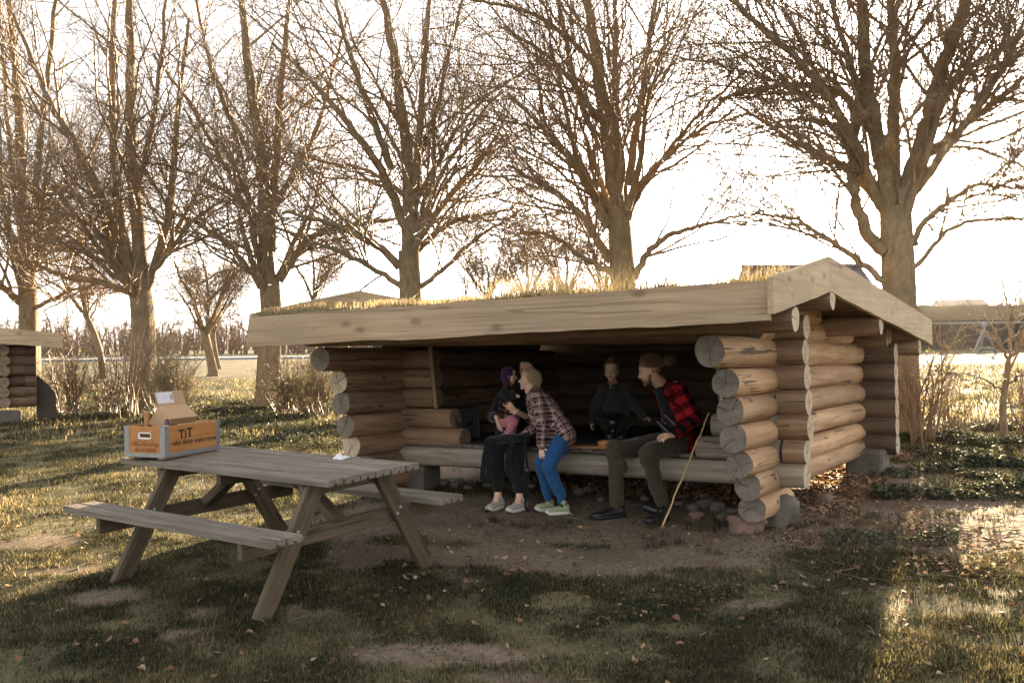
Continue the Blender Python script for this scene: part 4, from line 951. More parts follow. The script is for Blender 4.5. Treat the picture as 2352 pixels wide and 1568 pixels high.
def shoe(root, heel, toe, w, h, up_mat, sole_mat, lace=True, ankle=None, name='shoe', vox=.005):
    heel = np.array(heel, float); toe = np.array(toe, float); zg = max(gz(heel[0], heel[1]), gz(toe[0], toe[1])) + .004; heel[2] = toe[2] = 0
    d = toe - heel; L = np.linalg.norm(d); d /= L; s_ = np.array([-d[1], d[0], 0]); z = np.array([0, 0, 1.]); o = np.array([heel[0], heel[1], zg]); g = lambda x, y, q: o + d * x * L + s_ * y + z * q
    A = np.stack([s_, d, z], 1)
    up = [('e', g(.16, 0, .052), (w * .46, L * .17, h * .62), A), ('f', g(.16, 0, .05), (w * .44, .035), g(.62, 0, .042), (w * .48, .030), s_), ('e', g(.78, 0, .036), (w * .50, L * .21, .034), A), ('c', g(.2, 0, .06), w * .40, g(.34, 0, .055), w * .40),
          ('f', g(.28, 0, h * .72), (w * .40, .03), g(.60, 0, .058), (w * .33, .02), s_)]
    if ankle is not None: up.append(('c', g(.2, 0, .06), w * .42, np.array(ankle) * .35 + g(.22, 0, h * .9) * .65, w * .42))
    ob = blob(name, up, vox, M[up_mat], root, loc=root.location, smooth=2)
    blob('shoe_collar', [('f', g(.20, 0, h * .86), (w * .40, .045), g(.34, 0, h * .84), (w * .34, .03), s_), ('f', g(.36, 0, h * .74), (w * .24, .02), g(.60, 0, .066), (w * .20, .012), s_)], vox, M['black' if up_mat == 'shoe_green' else ('greysock' if up_mat == 'shoe_beige' else 'black')], ob, loc=root.location, smooth=2)
    mb = MB(); n_ = 28; t = np.arange(n_) * 2 * math.pi / n_; pr = []
    for q in t:
        x = .5 - .5 * math.cos(q); wd = (.40 + .10 * math.sin(min(1, x * 1.15) * math.pi * .9)) * w * (1 if 0 < x < 1 else 1) * math.sin(q) ** 1 * 1.05; wd = math.copysign(abs(math.sin(q)) ** .55, math.sin(q)) * w * (.43 + .11 * x); pr.append((x * 1.03 - .015, wd))
    def ring(zz, k, rock_=0): return [g(x + 0, y * k, zz + rock_ * max(0, x - .8) ** 2) for x, y in pr]
    V = np.array(ring(.0, .97, .5) + ring(.004, 1.02, .5) + ring(.026, 1.03, .35) + ring(.030, .95, .35)); i = np.arange(3)[:, None] * n_; j = np.arange(n_)[None]
    F = np.stack([i + j, i + (j + 1) % n_, i + n_ + (j + 1) % n_, i + n_ + j], -1).reshape(-1, 4); V = np.vstack([V, [g(.5, 0, 0), g(.5, 0, .03)]]); j = np.arange(n_); c_ = len(V) - 2
    mb.add(V, [F, np.vstack([np.stack([np.full(n_, c_), (j + 1) % n_, j], 1), np.stack([np.full(n_, c_ + 1), 3 * n_ + j, 3 * n_ + (j + 1) % n_], 1)])]); mb.build('sole', M[sole_mat], ob, loc=root.location)
    if lace:
        mb = MB()
        for k in range(5):
            x = .36 + k * .065; zz = h * .74 - k * (h * .74 - .062) / 4 * .95 + .022; mb.tube([g(x, -w * .26, zz - .014), g(x + .01, 0, zz + .004), g(x + .02, w * .26, zz - .014)], .0032, 6)
        mb.build('laces', M[lace if isinstance(lace, str) else 'lace'], ob, loc=root.location)
    return ob
SK = lambda kid: [M['skin_kid' if kid else 'skin'], M['eyew'], M['iris'], M['lip'], None]
def strands(name, mt, parent, starts, dirs, ln, rad, n_=6, curl=.3, droop=.4):
    "loose locks of hair"
    starts = np.array(starts, float); dirs = np.array(dirs, float); dirs /= np.linalg.norm(dirs, axis=1)[:, None]; q = len(starts); P_ = [starts]; d = dirs.copy()
    for k in range(n_ - 1):
        d = d + R.normal(0, curl * .25, d.shape) + np.array([0, 0, -droop / n_]); d /= np.linalg.norm(d, axis=1)[:, None]; P_.append(P_[-1] + d * (np.asarray(ln) / n_).reshape(-1, 1))
    P_ = np.stack(P_, 1); rr = np.linspace(1, .25, n_)[None] * rad * np.ones((q, 1)); V, F = tubes(P_, rr, 4); return mesh(name, V, F, M[mt], parent, loc=parent.location)
def scalp(c, fr, h, count, seed, zmin=-.15, fwd_max=.25, scale=1.06, flow=(0, -1, -.2), ln=.25, rad=.004, mt='hair_blond', parent=None, droop=.4, name='hair_locks'):
    rs = np.random.default_rng(seed); v = rs.normal(0, 1, (count * 4, 3)); v /= np.linalg.norm(v, axis=1)[:, None]
    v = v[(v[:, 2] > zmin - .2 * (v[:, 1] < 0)) & ~((v[:, 1] > fwd_max) & (v[:, 2] < .62))][:count]
    st = np.array(c) + (v * np.array([.34, .40, .35]) * scale * h + np.array([0, -.06, .14]) * h) @ fr.T
    fl = np.array(flow); t_ = fl - v * (v @ fl)[:, None]; t_ = t_ / (np.linalg.norm(t_, axis=1)[:, None] + .2) + v * .12
    return strands(name, mt, parent, st, t_ @ fr.T, ln * h * rs.uniform(.6, 1.2, len(st)), rad, droop=droop)

# ---- man ----------------------------------------------------------
pel = Kp(1985, 815, 8.72); che = Kp(1975, 590, 8.68); ub = Kp(1945, 420, 8.66); nk = Kp(1850, 365, 8.62); hc = Kp(1752, 262, 8.55)
shL = Kp(1992, 415, 8.47); elL = Kp(2118, 640, 8.42); wrL = Kp(1955, 765, 8.26); shR = Kp(1850, 430, 8.86); elR = Kp(1900, 600, 9.0); wrR = Kp(1960, 730, 8.85)
hpL = Kp(1985, 835, 8.60); knL = Kp(1742, 905, 8.22); anL = Kp(1850, 1275, 8.36); hpR = Kp(1930, 820, 8.85); knR = Kp(1492, 872, 8.55); anR = Kp(1500, 1285, 8.52)
ft = Kp(1500, 1390, 8.5); loc = np.array([ft[0], ft[1], gz(ft[0], ft[1])])
fr = head_frame((-.93, -.10, -.30), (-.30, .02, .95)); h = .235; P_, ex, pa, w = head(hc, fr, h)
side = np.array([-.35, -.0, 0]) ; sh = shL - shR
P_ += [('c', w(0, -.1, -.25), .058, nk, .062), ('c', nk, .06, ub, .09), ('f', ub, (.17, .10), pel, (.16, .11), sh), ('c', shL, .055, elL, .04), ('c', elL, .04, wrL, .028), ('c', shR, .055, elR, .04), ('c', elR, .04, wrR, .028),
       ('c', hpL, .08, knL, .052), ('c', knL, .05, anL, .035), ('c', hpR, .08, knR, .052), ('c', knR, .05, anR, .035), ('c', pel, .1, hpL, .08), ('c', pel, .1, hpR, .08)]
P_ += hand(wrL, Kp(1862, 772, 8.2) - wrL, (-.2, -.5, .85), .185, .45, right=False) + hand(wrR, (-.5, .0, -.3), (0, .3, 1), .18, .5)
sk = SK(False); sk[4] = M['hair_brown']
MAN = blob('person', P_, .006, None, None, loc, 2, mats=sk, extra=ex, paint=pa)
tag(MAN, 'bearded man in red and black checked shirt seated on the deck edge', 'person')
def outfit(name, prims, mt, parent, vox=.009, sm=4, bones=None, wr=.006, paint=None, mats=None): return blob(name, prims, vox, M[mt] if mt else None, parent, loc=parent.location, smooth=sm, bones=bones, wr=wr, mats=mats, paint=paint)
outfit('trousers', [('f', pel + [0, 0, .03], (.19, .135), pel + [0, 0, -.03], (.19, .13), sh), ('c', hpL, .108, knL, .078), ('c', knL, .080, knL * .4 + anL * .6, .066), ('c', knL * .4 + anL * .6, .066, anL + [0, 0, -.01], .062), ('c', hpR, .108, knR, .080), ('c', knR, .082, knR * .4 + anR * .6, .068), ('c', knR * .4 + anR * .6, .068, anR + [0, 0, -.01], .064),
    ('e', knR * .72 + anR * .28 + [.035, -.045, -.01], (.06, .035, .085), None)], 'olive', MAN, wr=.02)
bl = [(shL, elL, sh), (elL, wrL, sh), (shR, elR, sh), (ub, pel, sh)]
outfit('flannel_shirt', [('f', ub + [.0, 0, -.02], (.195, .115), che, (.195, .135), sh), ('f', che, (.195, .135), pel + [.02, 0, -.05], (.20, .155), sh), ('c', nk + [.05, 0, -.03], .07, ub, .11), ('c', shL, .082, elL, .066), ('c', elL, .066, wrL + (elL - wrL) * .06, .044), ('c', shR, .082, elR, .064), ('c', elR, .064, wrR, .046),
    ('c', shL + [-.06, -.02, .01], .07, shR, .075), ('f', pel + [.06, -.05, .05], (.13, .10), pel + [.03, -.08, -.09], (.14, .07), sh)], 'buffalo', MAN, bones=bl, wr=.013)
dv = np.array([-.85, -.5, 0]) ; dv /= np.linalg.norm(dv)
outfit('black_tshirt', [('f', nk + [.02, 0, -.05] + dv * .035, (.07, .05), che + dv * .085 + [0, 0, 0], (.095, .07), sh), ('f', che + dv * .085, (.095, .07), pel + dv * .075 + [0, 0, .02], (.11, .08), sh)], 'black_cloth', MAN, wr=.005)
outfit('hair', [('e', w(0, -.10, .20), (.345 * h, .40 * h, .33 * h), fr), ('e', w(0, -.30, .02), (.27 * h, .22 * h, .26 * h), fr), ('c', w(0, -.40, .12), .20 * h, w(0, -.75, .16), .15 * h), ('e', w(0, -.82, .12), (.17 * h, .19 * h, .22 * h), fr)], 'hair_brown', MAN, .006, 3, wr=.004)
scalp(hc, fr, h, 500, 3, zmin=.05, fwd_max=.55, scale=1.05, flow=(0, -1, .1), ln=.5, rad=.0022, mt='hair_brown', parent=MAN, droop=.1)
strands('loose_hair', 'hair_brown', MAN, [w(R.normal(0, .1), -.85 + R.normal(0, .1), .14 + R.normal(0, .1)) for _ in range(130)], [fr @ np.array([R.normal(0, .5), -1 + R.normal(0, .4), R.normal(-.2, .6)]) for _ in range(130)], .35 * h * R.uniform(.5, 1.3, 130), .002)
outfit('beard', [('e', w(0, .16, -.36), (.215 * h, .20 * h, .15 * h), fr), ('e', w(0, .25, -.43), (.12 * h, .12 * h, .11 * h), fr), ('c', w(.25, .06, -.18), .06 * h, w(.14, .17, -.36), .08 * h), ('c', w(-.25, .06, -.18), .06 * h, w(-.14, .17, -.36), .08 * h), ('c', w(.08, .36, -.205), .022 * h, w(-.08, .36, -.205), .022 * h)], 'hair_brown', MAN, .005, 2, wr=.003)
for hl, to in ((Kp(1905, 1360, 8.33), Kp(1735, 1430, 8.12)), (Kp(1580, 1375, 8.55), Kp(1305, 1400, 8.42))): shoe(MAN, hl, to, .095, .10, 'shoe_black', 'black', 'black', ankle=(anL if hl[0] > 1.4 else anR), name='boot')
BN = empty('binoculars', tuple(Kp(1890, 670, 8.33))); tag(BN, 'black binoculars hanging against the stomach of the man in the checked shirt', 'binoculars')
for k in (-1, 1):
    mb = MB(); d_ = np.array([.62, -.1, -.62]); d_ /= np.linalg.norm(d_); c_ = np.array([.03 * k, -.028 * k, .03 * k]) * 1.0; mb.tube([c_ - d_ * .065, c_ - d_ * .05, c_, c_ + d_ * .02, c_ + d_ * .06], [.017, .020, .022, .027, .028], 14); mb.build('barrel', M['pan'], BN)
mb = MB(); mb.box((0, 0, 0), (.05, .03, .03), bev=.006); mb.build('bridge', M['black'], BN)

# ---- girl ---------------------------------------------------------
g0 = deckpt(1490, .86); hc = Kp(1462, 262, g0[1]); fy = g0[1]
nk = Kp(1472, 345, fy + .01); che = Kp(1485, 480, fy); pel = Kp(1495, 640, fy + .02); shR = Kp(1392, 395, fy); shL = Kp(1572, 385, fy); elR = Kp(1335, 530, fy - .02); wrR = Kp(1305, 655, fy - .05); elL = Kp(1648, 540, fy - .02); wrL = Kp(1712, 612, fy - .08)
fr = head_frame((-.30, -.95, -.04), (.03, 0, 1)); h = .198; P_, ex, pa, w = head(hc, fr, h, True)
loc = np.array(g0); sd_ = (1, 0, 0); ank = [np.array([g0[0] + s_ * .055, g0[1], g0[2] + .05]) for s_ in (-1, 1)]; kne = [np.array([g0[0] + s_ * .06 + .01, g0[1] - .02, g0[2] + .20]) for s_ in (-1, 1)]
P_ += [('c', w(0, -.05, -.3), .036, nk, .04), ('f', nk + [0, 0, -.05], (.085, .05), pel, (.09, .07), sd_), ('c', shR, .035, elR, .028), ('c', elR, .028, wrR, .02), ('c', shL, .035, elL, .028), ('c', elL, .028, wrL, .02)]
for k in (0, 1): P_ += [('c', pel + [(-.045, .045)[k], 0, -.02], .055, kne[k], .042), ('c', kne[k], .042, ank[k], .03), ('c', ank[k], .03, ank[k] + [0, -.09, -.03], .026)]
P_ += hand(wrL, (.6, -.3, -.3), (0, -.3, 1), .105, .5, right=False) + hand(wrR, (-.1, -.2, -1), (-1, -.2, 0), .105, .5)
sk = SK(True); sk[4] = M['hair_girl']; GIRL = blob('person', P_, .0045, None, None, loc, 2, mats=sk, extra=ex, paint=pa)
tag(GIRL, 'small girl in a charcoal knitted jumper standing behind the camping stove', 'person')
outfit('knitted_jumper', [('f', nk + [0, .0, -.034], (.075, .055), che, (.125, .085), sd_), ('f', che, (.125, .085), pel + [0, 0, -.03], (.165, .115), sd_), ('c', shR + [.02, 0, 0], .052, elR, .052), ('c', elR, .052, wrR + [0, 0, .01], .040), ('c', shL + [-.02, 0, 0], .052, elL, .052), ('c', elL, .052, wrL, .042)], 'black_knit', GIRL, .007, wr=.004)
outfit('collar', [('f', nk + [0, -.004, -.006], (.050, .040), nk + [0, -.006, -.016], (.062, .048), sd_)], 'pink', GIRL, .005, 1, wr=0)
outfit('leggings', [q for k in (0, 1) for q in (('c', pel + [(-.05, .05)[k], 0, -.02], .075, kne[k], .056), ('c', kne[k], .056, ank[k] + [0, 0, -.01], .044), ('e', ank[k] + [0, -.05, -.022], (.04, .08, .028), None))], 'black_legging', GIRL, .007, wr=.004)
outfit('hair', [('e', w(0, -.10, .18), (.39 * h, .39 * h, .37 * h), fr), ('e', w(0, -.20, -.08), (.37 * h, .25 * h, .31 * h), fr), ('e', w(.06, -.2, .58), (.15 * h, .15 * h, .13 * h), fr)], 'hair_girl', GIRL, .005, 2, wr=.003)
scalp(hc, fr, h, 420, 5, zmin=.0, fwd_max=.35, scale=1.06, flow=(0, -.6, 1), ln=.35, rad=.0018, mt='hair_girl', parent=GIRL, droop=.0)
strands('loose_hair', 'hair_girl', GIRL, [w(.05 + R.normal(0, .08), -.2 + R.normal(0, .08), .55) for _ in range(60)], [fr @ np.array([R.normal(.2, .6), R.normal(0, .5), R.normal(.6, .4)]) for _ in range(60)], .22 * h * np.ones(60), .0016)
for k in range(2):
    mb = MB(); mb.lathe([(0, .004), (.008, .003), (.0095, 0)], n=12, rot=_ax((0, -1, .1))); o = mb.build('button', M['bowl'], GIRL); o.location = Kp(1455, 372 + k * 17, fy - .092 - k * .003) - loc

# ---- boy ----------------------------------------------------------
hc = Kp(808, 334, 8.98); fr = head_frame((-.95, .18, .12), (.14, .05, 1)); h = .200; P_, ex, pa, w = head(hc, fr, h, True)
nk = Kp(822, 412, 9.0); che = Kp(955, 560, 8.94); pel = Kp(1062, 765, 8.86); shL = Kp(885, 470, 8.80); shR = Kp(830, 480, 9.10); elL = Kp(912, 680, 8.76); wrL = Kp(912, 850, 8.74); elR = Kp(870, 700, 9.12); wrR = Kp(765, 765, 9.04)
hpL = Kp(1065, 800, 8.79); hpR = Kp(1040, 800, 8.93); knL = Kp(962, 1010, 8.70); knR = Kp(905, 985, 8.86); anL = Kp(1070, 1262, 8.74); anR = Kp(965, 1240, 8.92)
sh = shL - shR; ft = Kp(1040, 1350, 8.8); loc = np.array([ft[0], ft[1], gz(ft[0], ft[1])])
P_ += [('c', w(0, -.1, -.28), .042, nk, .045), ('c', nk, .05, nk * .6 + che * .4, .07), ('f', nk * .6 + che * .4, (.10, .07), pel, (.10, .085), sh), ('c', shL, .035, elL, .028), ('c', elL, .028, wrL, .02), ('c', shR, .035, elR, .028), ('c', elR, .028, wrR, .02),
       ('c', hpL, .06, knL, .042), ('c', knL, .042, anL, .028), ('c', hpR, .06, knR, .042), ('c', knR, .042, anR, .028)]
P_ += hand(wrL, (.05, -.05, -1), (-.4, -1, 0), .135, .22, right=True) + hand(wrR, Kp(660, 790, 8.98) - wrR, (0, -.35, 1), .135, .12, right=True, spread=.4)
sk = SK(True); sk[4] = M['hair_blond']; BOY = blob('person', P_, .0045, None, None, loc, 2, mats=sk, extra=ex, paint=pa)
tag(BOY, 'blond boy in a plaid shirt and blue trousers leaning in to kiss the baby', 'person')
bl = [(shL, elL, sh), (elL, wrL, sh), (elR, wrR, sh), (nk, pel, sh)]
outfit('plaid_shirt', [('c', nk + [.02, 0, -.02], .062, nk * .65 + che * .35, .09), ('f', nk * .62 + che * .38, (.145, .095), che, (.15, .11), sh), ('f', che, (.15, .11), pel + [.02, 0, -.0], (.155, .125), sh), ('c', shL, .056, elL, .052), ('c', elL, .050, wrL, .038), ('c', shR, .056, elR, .050), ('c', elR, .048, wrR, .036), ('c', pel + [.03, 0, 0], .12, pel + [-.06, -.02, -.04], .09)], 'boyplaid', BOY, .007, 3, bones=bl, wr=.011)
outfit('blue_trousers', [('f', pel + [0, 0, -.02], (.115, .10), pel + [0, 0, -.09], (.11, .095), sh), ('c', hpL, .088, knL, .066), ('c', knL, .066, anL + [0, 0, .03], .050), ('c', anL + [0, 0, .02], .040, anL + [0, 0, -.01], .038), ('c', hpR, .086, knR, .064), ('c', knR, .064, anR + [0, 0, .03], .048), ('c', anR + [0, 0, .02], .040, anR + [0, 0, -.01], .038)], 'blue_sweat', BOY, .007, 3, wr=.014)
outfit('hair', [('e', w(0, -.10, .21), (.36 * h, .41 * h, .34 * h), fr), ('e', w(0, -.30, .02), (.30 * h, .23 * h, .30 * h), fr), ('e', w(0, .14, .36), (.26 * h, .20 * h, .13 * h), fr)], 'hair_blond', BOY, .005, 2, wr=.004)
scalp(hc, fr, h, 1100, 7, zmin=-.25, fwd_max=.3, scale=1.09, flow=(0, -1, -.6), ln=.42, rad=.0024, mt='hair_blond', parent=BOY, droop=.6)
pS = Kp(1028, 905, 8.69); mb = MB()
mb.tube([pS + np.array([.011 * math.sin(t), -.006, -.009 * math.cos(t)]) for t in np.linspace(-1.2, 1.2, 9)], .0017, 6); mb.tube([pS + [-.004, -.006, .006], pS + [-.004, -.006, .013]], .0017, 6); mb.tube([pS + [.005, -.006, .006], pS + [.005, -.006, .013]], .0017, 6); mb.build('smile_print', M['sole'], BOY, loc=loc)
for hl, to, s_ in ((Kp(1132, 1345, 8.74), Kp(945, 1350, 8.68), 0), (Kp(1010, 1310, 8.98), Kp(864, 1325, 8.88), 1)): shoe(BOY, hl, to, .082, .085, 'shoe_green', 'sole', 'black', ankle=(anL, anR)[s_], name='trainer', vox=.004)
pz = Kp(1065, 1318, 8.62); mb = MB(); mb.tube([pz + np.array(q) for q in ((.022, -.0, .012), (-.016, -.0, .012), (-.018, 0, .003), (.018, 0, 0), (.018, 0, -.008), (-.022, 0, -.010))], .0028, 6); mb.build('shoe_emblem', M['black'], BOY, loc=loc)

# ---- woman --------------------------------------------------------
hc = Kp(800, 246, 9.42); fr = head_frame((-.35, -.85, -.30), (.10, -.1, 1)); h = .222; P_, ex, pa, w = head(hc, fr, h)
nk = Kp(795, 385, 9.52); che = Kp(715, 560, 9.56); pel = Kp(690, 800, 9.62); shR = Kp(620, 455, 9.52); shL = Kp(875, 470, 9.54); elR = Kp(535, 620, 9.45); wrR = Kp(560, 625, 9.24); elL = Kp(840, 640, 9.34); wrL = Kp(712, 580, 9.12)
hpR = Kp(640, 820, 9.55); hpL = Kp(745, 820, 9.55); knR = Kp(568, 850, 9.12); knL = Kp(715, 855, 9.08); anR = Kp(572, 1235, 9.06); anL = Kp(742, 1250, 8.98)
ft = Kp(650, 1350, 9.0); loc = np.array([ft[0], ft[1], gz(ft[0], ft[1])]); sh = shL - shR
P_ += [('c', w(0, -.1, -.28), .05, nk, .052), ('c', nk, .055, che * .3 + nk * .7, .08), ('f', nk * .75 + che * .25, (.15, .085), pel, (.15, .11), sh), ('c', shR, .045, elR, .036), ('c', elR, .036, wrR, .025), ('c', shL, .045, elL, .036), ('c', elL, .036, wrL, .026),
       ('c', hpR, .08, knR, .055), ('c', knR, .055, anR, .034), ('c', hpL, .08, knL, .055), ('c', knL, .055, anL, .034), ('c', anR, .034, anR + [-.02, -.05, -.05], .03), ('c', anL, .034, anL + [-.02, -.05, -.05], .03)]
P_ += hand(wrR, (.15, -.3, -.6), (-1, -.3, 0), .165, .35, right=False) + hand(wrL, Kp(625, 500, 9.07) - wrL, (-.3, -1, .2), .165, .35, right=True)
sk = SK(False); sk[4] = M['hair_dark']; WOM = blob('person', P_, .006, None, None, loc, 2, mats=sk, extra=ex, paint=pa)
tag(WOM, 'dark-haired woman in black clothes seated on the deck edge holding the baby', 'person')
outfit('black_top', [('c', nk + [0, 0, -.04], .075, nk * .7 + che * .3, .10), ('f', nk * .75 + che * .25, (.19, .11), che, (.18, .14), sh), ('f', che, (.18, .14), pel, (.19, .16), sh), ('c', shR, .072, elR, .062), ('c', elR, .060, wrR * .8 + elR * .2, .046), ('c', shL, .072, elL, .060), ('c', elL, .058, elL * .72 + wrL * .28, .050)], 'black_cloth', WOM, .009, wr=.007)
outfit('leggings', [('c', hpR, .105, knR, .076), ('c', knR, .076, anR * .55 + knR * .45, .064), ('c', anR * .55 + knR * .45, .064, anR * .86 + knR * .14, .050), ('c', hpL, .105, knL, .076), ('c', knL, .076, anL * .55 + knL * .45, .064), ('c', anL * .55 + knL * .45, .064, anL * .86 + knL * .14, .050), ('f', pel, (.19, .15), pel + [0, 0, -.05], (.19, .15), sh)], 'black_legging', WOM, .008, wr=.005)
outfit('hair', [('e', w(0, -.12, .17), (.35 * h, .38 * h, .34 * h), fr), ('e', w(0, -.26, -.05), (.31 * h, .24 * h, .30 * h), fr), ('e', w(.0, -.42, .34), (.20 * h, .18 * h, .18 * h), fr)], 'hair_dark', WOM, .006, 2, wr=.004)
scalp(hc, fr, h, 350, 9, zmin=.0, fwd_max=.4, scale=1.05, flow=(0, -1, .3), ln=.35, rad=.002, mt='hair_dark', parent=WOM, droop=.1)
mb = MB(); ax_ = _ax(Kp(625, 500, 9.07) - wrL); 
for k in range(16): t = k * 2 * math.pi / 16; mb.ell(wrL + ax_ @ np.array([.031 * math.cos(t), .031 * math.sin(t), .0]), (.0062,) * 3, n=8)
M['bead'] = plain('pink and cream beads', (.62, .42, .38), .4, .3, 60, 0); o = mb.build('bead_bracelet', M['bead'], loc=tuple(wrL)); tag(o, 'pink and cream bead bracelet on the bare wrist of the seated woman', 'bracelet')
for hl, to, s_ in ((Kp(612, 1312, 9.10), Kp(490, 1352, 8.90), 0), (Kp(790, 1325, 9.02), Kp(645, 1362, 8.82), 1)): shoe(WOM, hl, to, .088, .09, 'shoe_beige', 'sole', True, ankle=(anR, anL)[s_], name='trainer')

# ---- baby ---------------------------------------------------------
hc = Kp(662, 300, 9.16); fr = head_frame((.85, -.15, -.05), (.02, 0, 1)); h = .165; P_, ex, pa, w = head(hc, fr, h, True)
nk = Kp(655, 372, 9.17); pel = Kp(640, 625, 9.2); sh = np.array([0, 1., 0]); shR = Kp(622, 425, 9.10); elR = Kp(655, 465, 9.04); wrR = Kp(698, 462, 9.02); knR = Kp(690, 665, 9.10); anR = Kp(652, 755, 9.08); knL = Kp(700, 650, 9.22); anL = Kp(690, 740, 9.2)
P_ += [('c', w(0, 0, -.3), .03, nk, .035), ('f', nk + [0, 0, -.04], (.06, .05), pel, (.065, .06), sh), ('c', shR, .028, elR, .024), ('c', elR, .024, wrR, .017), ('c', pel, .05, knR, .036), ('c', knR, .034, anR, .022), ('c', pel, .05, knL, .036), ('c', knL, .034, anL, .022)]
P_ += [('c', anR, .022, anR + [.045, -.02, -.02], .018)] + hand(wrR, (.9, -.1, .1), (0, -1, .3), .07, .6, right=True)
sk = SK(True); sk[4] = M['hair_girl']; loc = pel.copy(); BAB = blob('person', P_, .004, None, None, loc, 2, mats=sk, extra=ex, paint=pa)
tag(BAB, 'baby in a purple knitted hat and pink leggings held upright by the woman', 'person')
outfit('purple_hat', [('e', w(0, -.10, .17), (.395 * h, .43 * h, .40 * h), fr), ('e', w(0, -.22, -.12), (.41 * h, .32 * h, .33 * h), fr), ('c', w(.30, .0, -.1), .09 * h, w(.2, .05, -.36), .07 * h), ('c', w(-.30, .0, -.1), .09 * h, w(-.2, .05, -.36), .07 * h)], 'purple_knit', BAB, .004, 2, wr=.004)
outfit('checked_vest', [('f', nk + [0, 0, -.012], (.06, .055), nk + [-.01, 0, -.08], (.095, .078), sh), ('f', nk + [-.01, 0, -.08], (.095, .078), pel + [0, 0, .045], (.10, .085), sh)], 'vestplaid', BAB, .005, 3, bones=[(nk, pel, sh)], wr=.005)
outfit('dark_sleeve', [('c', shR + [0, -.01, 0], .048, elR, .046), ('c', elR, .044, wrR + [-.012, 0, 0], .034)], 'black_cloth', BAB, .005, wr=.005)
outfit('pink_leggings', [('c', pel + [0, 0, .045], .078, pel + [.01, 0, -.02], .084), ('c', pel + [.01, -.02, -.01], .07, knR, .052), ('c', knR, .050, anR + [.01, 0, .03], .034), ('c', pel, .07, knL, .050), ('c', knL, .048, anL + [0, 0, .03], .034)], 'pink', BAB, .005, 3, wr=.004)
outfit('sock', [('c', Kp(635, 735, 9.12), .020, Kp(625, 770, 9.08), .019), ('c', Kp(625, 770, 9.08), .02, Kp(640, 778, 9.05), .018)], 'greysock', BAB, .004, 2, wr=0)

# ---- baby carrier across the lap -----------------------------------
loc = Kp(650, 800, 9.0); BC = blob('baby_carrier', [('f', Kp(505, 800, 9.10), (.05, .03), Kp(600, 795, 9.06), (.06, .04), (0, 1, .2)), ('f', Kp(600, 795, 9.06), (.06, .04), Kp(700, 790, 8.99), (.06, .045), (0, 1, .2)), ('f', Kp(700, 790, 8.99), (.06, .045), Kp(800, 775, 9.03), (.05, .035), (0, 1, .2))], .007, M['black_cloth'], None, loc, 3, wr=.01)
tag(BC, 'black fabric baby carrier with long padded straps draped over the woman lap', 'baby carrier')
def strap(name, pts, w_, th_, parent, mt='black_cloth'):
    P_ = np.array(pts); t = np.linspace(0, len(P_) - 1, len(P_) * 6); P2 = np.stack([np.interp(t, range(len(P_)), P_[:, k]) for k in range(3)], 1)
    for _ in range(5): P2[1:-1] = (P2[:-2] + P2[1:-1] * 2 + P2[2:]) / 4
    T_ = np.gradient(P2, axis=0); T_ /= np.linalg.norm(T_, axis=1)[:, None]; A_ = np.cross(T_, [0, 1, 0.15]); A_ /= np.linalg.norm(A_, axis=1)[:, None]; B_ = np.cross(T_, A_); V = []
    for a, b in ((-1, -1), (1, -1), (1, 1), (-1, 1)): V.append(P2 + A_ * a * w_ / 2 + B_ * b * th_ / 2)
    V = np.stack(V, 1).reshape(-1, 3); k = len(P2); i = np.arange(k - 1)[:, None] * 4; j = np.arange(4)[None]; F = np.stack([i + j, i + (j + 1) % 4, i + 4 + (j + 1) % 4, i + 4 + j], -1).reshape(-1, 4)
    F = np.vstack([F, [[3, 2, 1, 0]], [[k * 4 - 4, k * 4 - 3, k * 4 - 2, k * 4 - 1]]]); o = mesh(name, V, F, M[mt], parent, smooth=False, loc=parent.location); return o
strap('padded_strap', [Kp(x, y, 8.99) for x, y in ((520, 790), (490, 830), (468, 930), (455, 1040), (452, 1100), (480, 1120), (505, 1080), (500, 990), (492, 890), (500, 815))], .05, .014, BC)
strap('padded_strap', [Kp(x, y, 8.96) for x, y in ((690, 800), (676, 850), (655, 930), (648, 1010), (665, 1080), (700, 1125), (745, 1140), (790, 1110), (810, 1050))], .055, .014, BC)
strap('webbing', [Kp(x, y, 8.95) for x, y in ((775, 790), (785, 870), (800, 980), (808, 1060), (800, 1150), (806, 1230), (790, 1270), (782, 1320), (800, 1350), (830, 1372), (860, 1366))], .022, .004, BC)
mb = MB(); mb.box((0, 0, 0), (.045, .02, .06), bev=.006); o = mb.build('buckle', M['black'], BC); o.location = Kp(805, 1045, 8.93) - loc
# ------------------------------------------------------------------ bare trees
def bark(name, c0, c1, c2):
    n = N(name); v = n.coord(rnd=False); f = n.noise(n.coord(scale=(9, 9, 3.2), rnd=False), 1.6, 6, .7, .4); g = n.noise(v, 1.1, 3)
    col = n.ramp(f, [(.3, c0), (.52, c1), (.72, c2)]); col = n.mix(n.ramp(g, [(.45, (0, 0, 0)), (.62, (.6, .6, .6))]), col, (.13, .12, .075))
    n.col(col).set(Roughness=.85); n.b.inputs['Specular IOR Level'].default_value = .25; n.bump(f, .7, .03); return n.m
M['bark'] = bark('lime tree bark', (.12, .085, .048), (.24, .175, .105), (.34, .26, .16))
M['twig'] = plain('brown twigs', (.20, .14, .08), .55, .3, 3, 0, spec=.5)
M['twig_red'] = plain('reddish shrub stems', (.15, .095, .055), .5, .3, 3, 0, spec=.5)
M['twig_far'] = plain('distant twigs', (.19, .135, .09), .8, .2, 2, 0)
n = N('spring buds'); n.col((.30, .27, .10)).set(Roughness=.6); n.translucent(.5, (.45, .38, .14)); M['bud'] = n.m

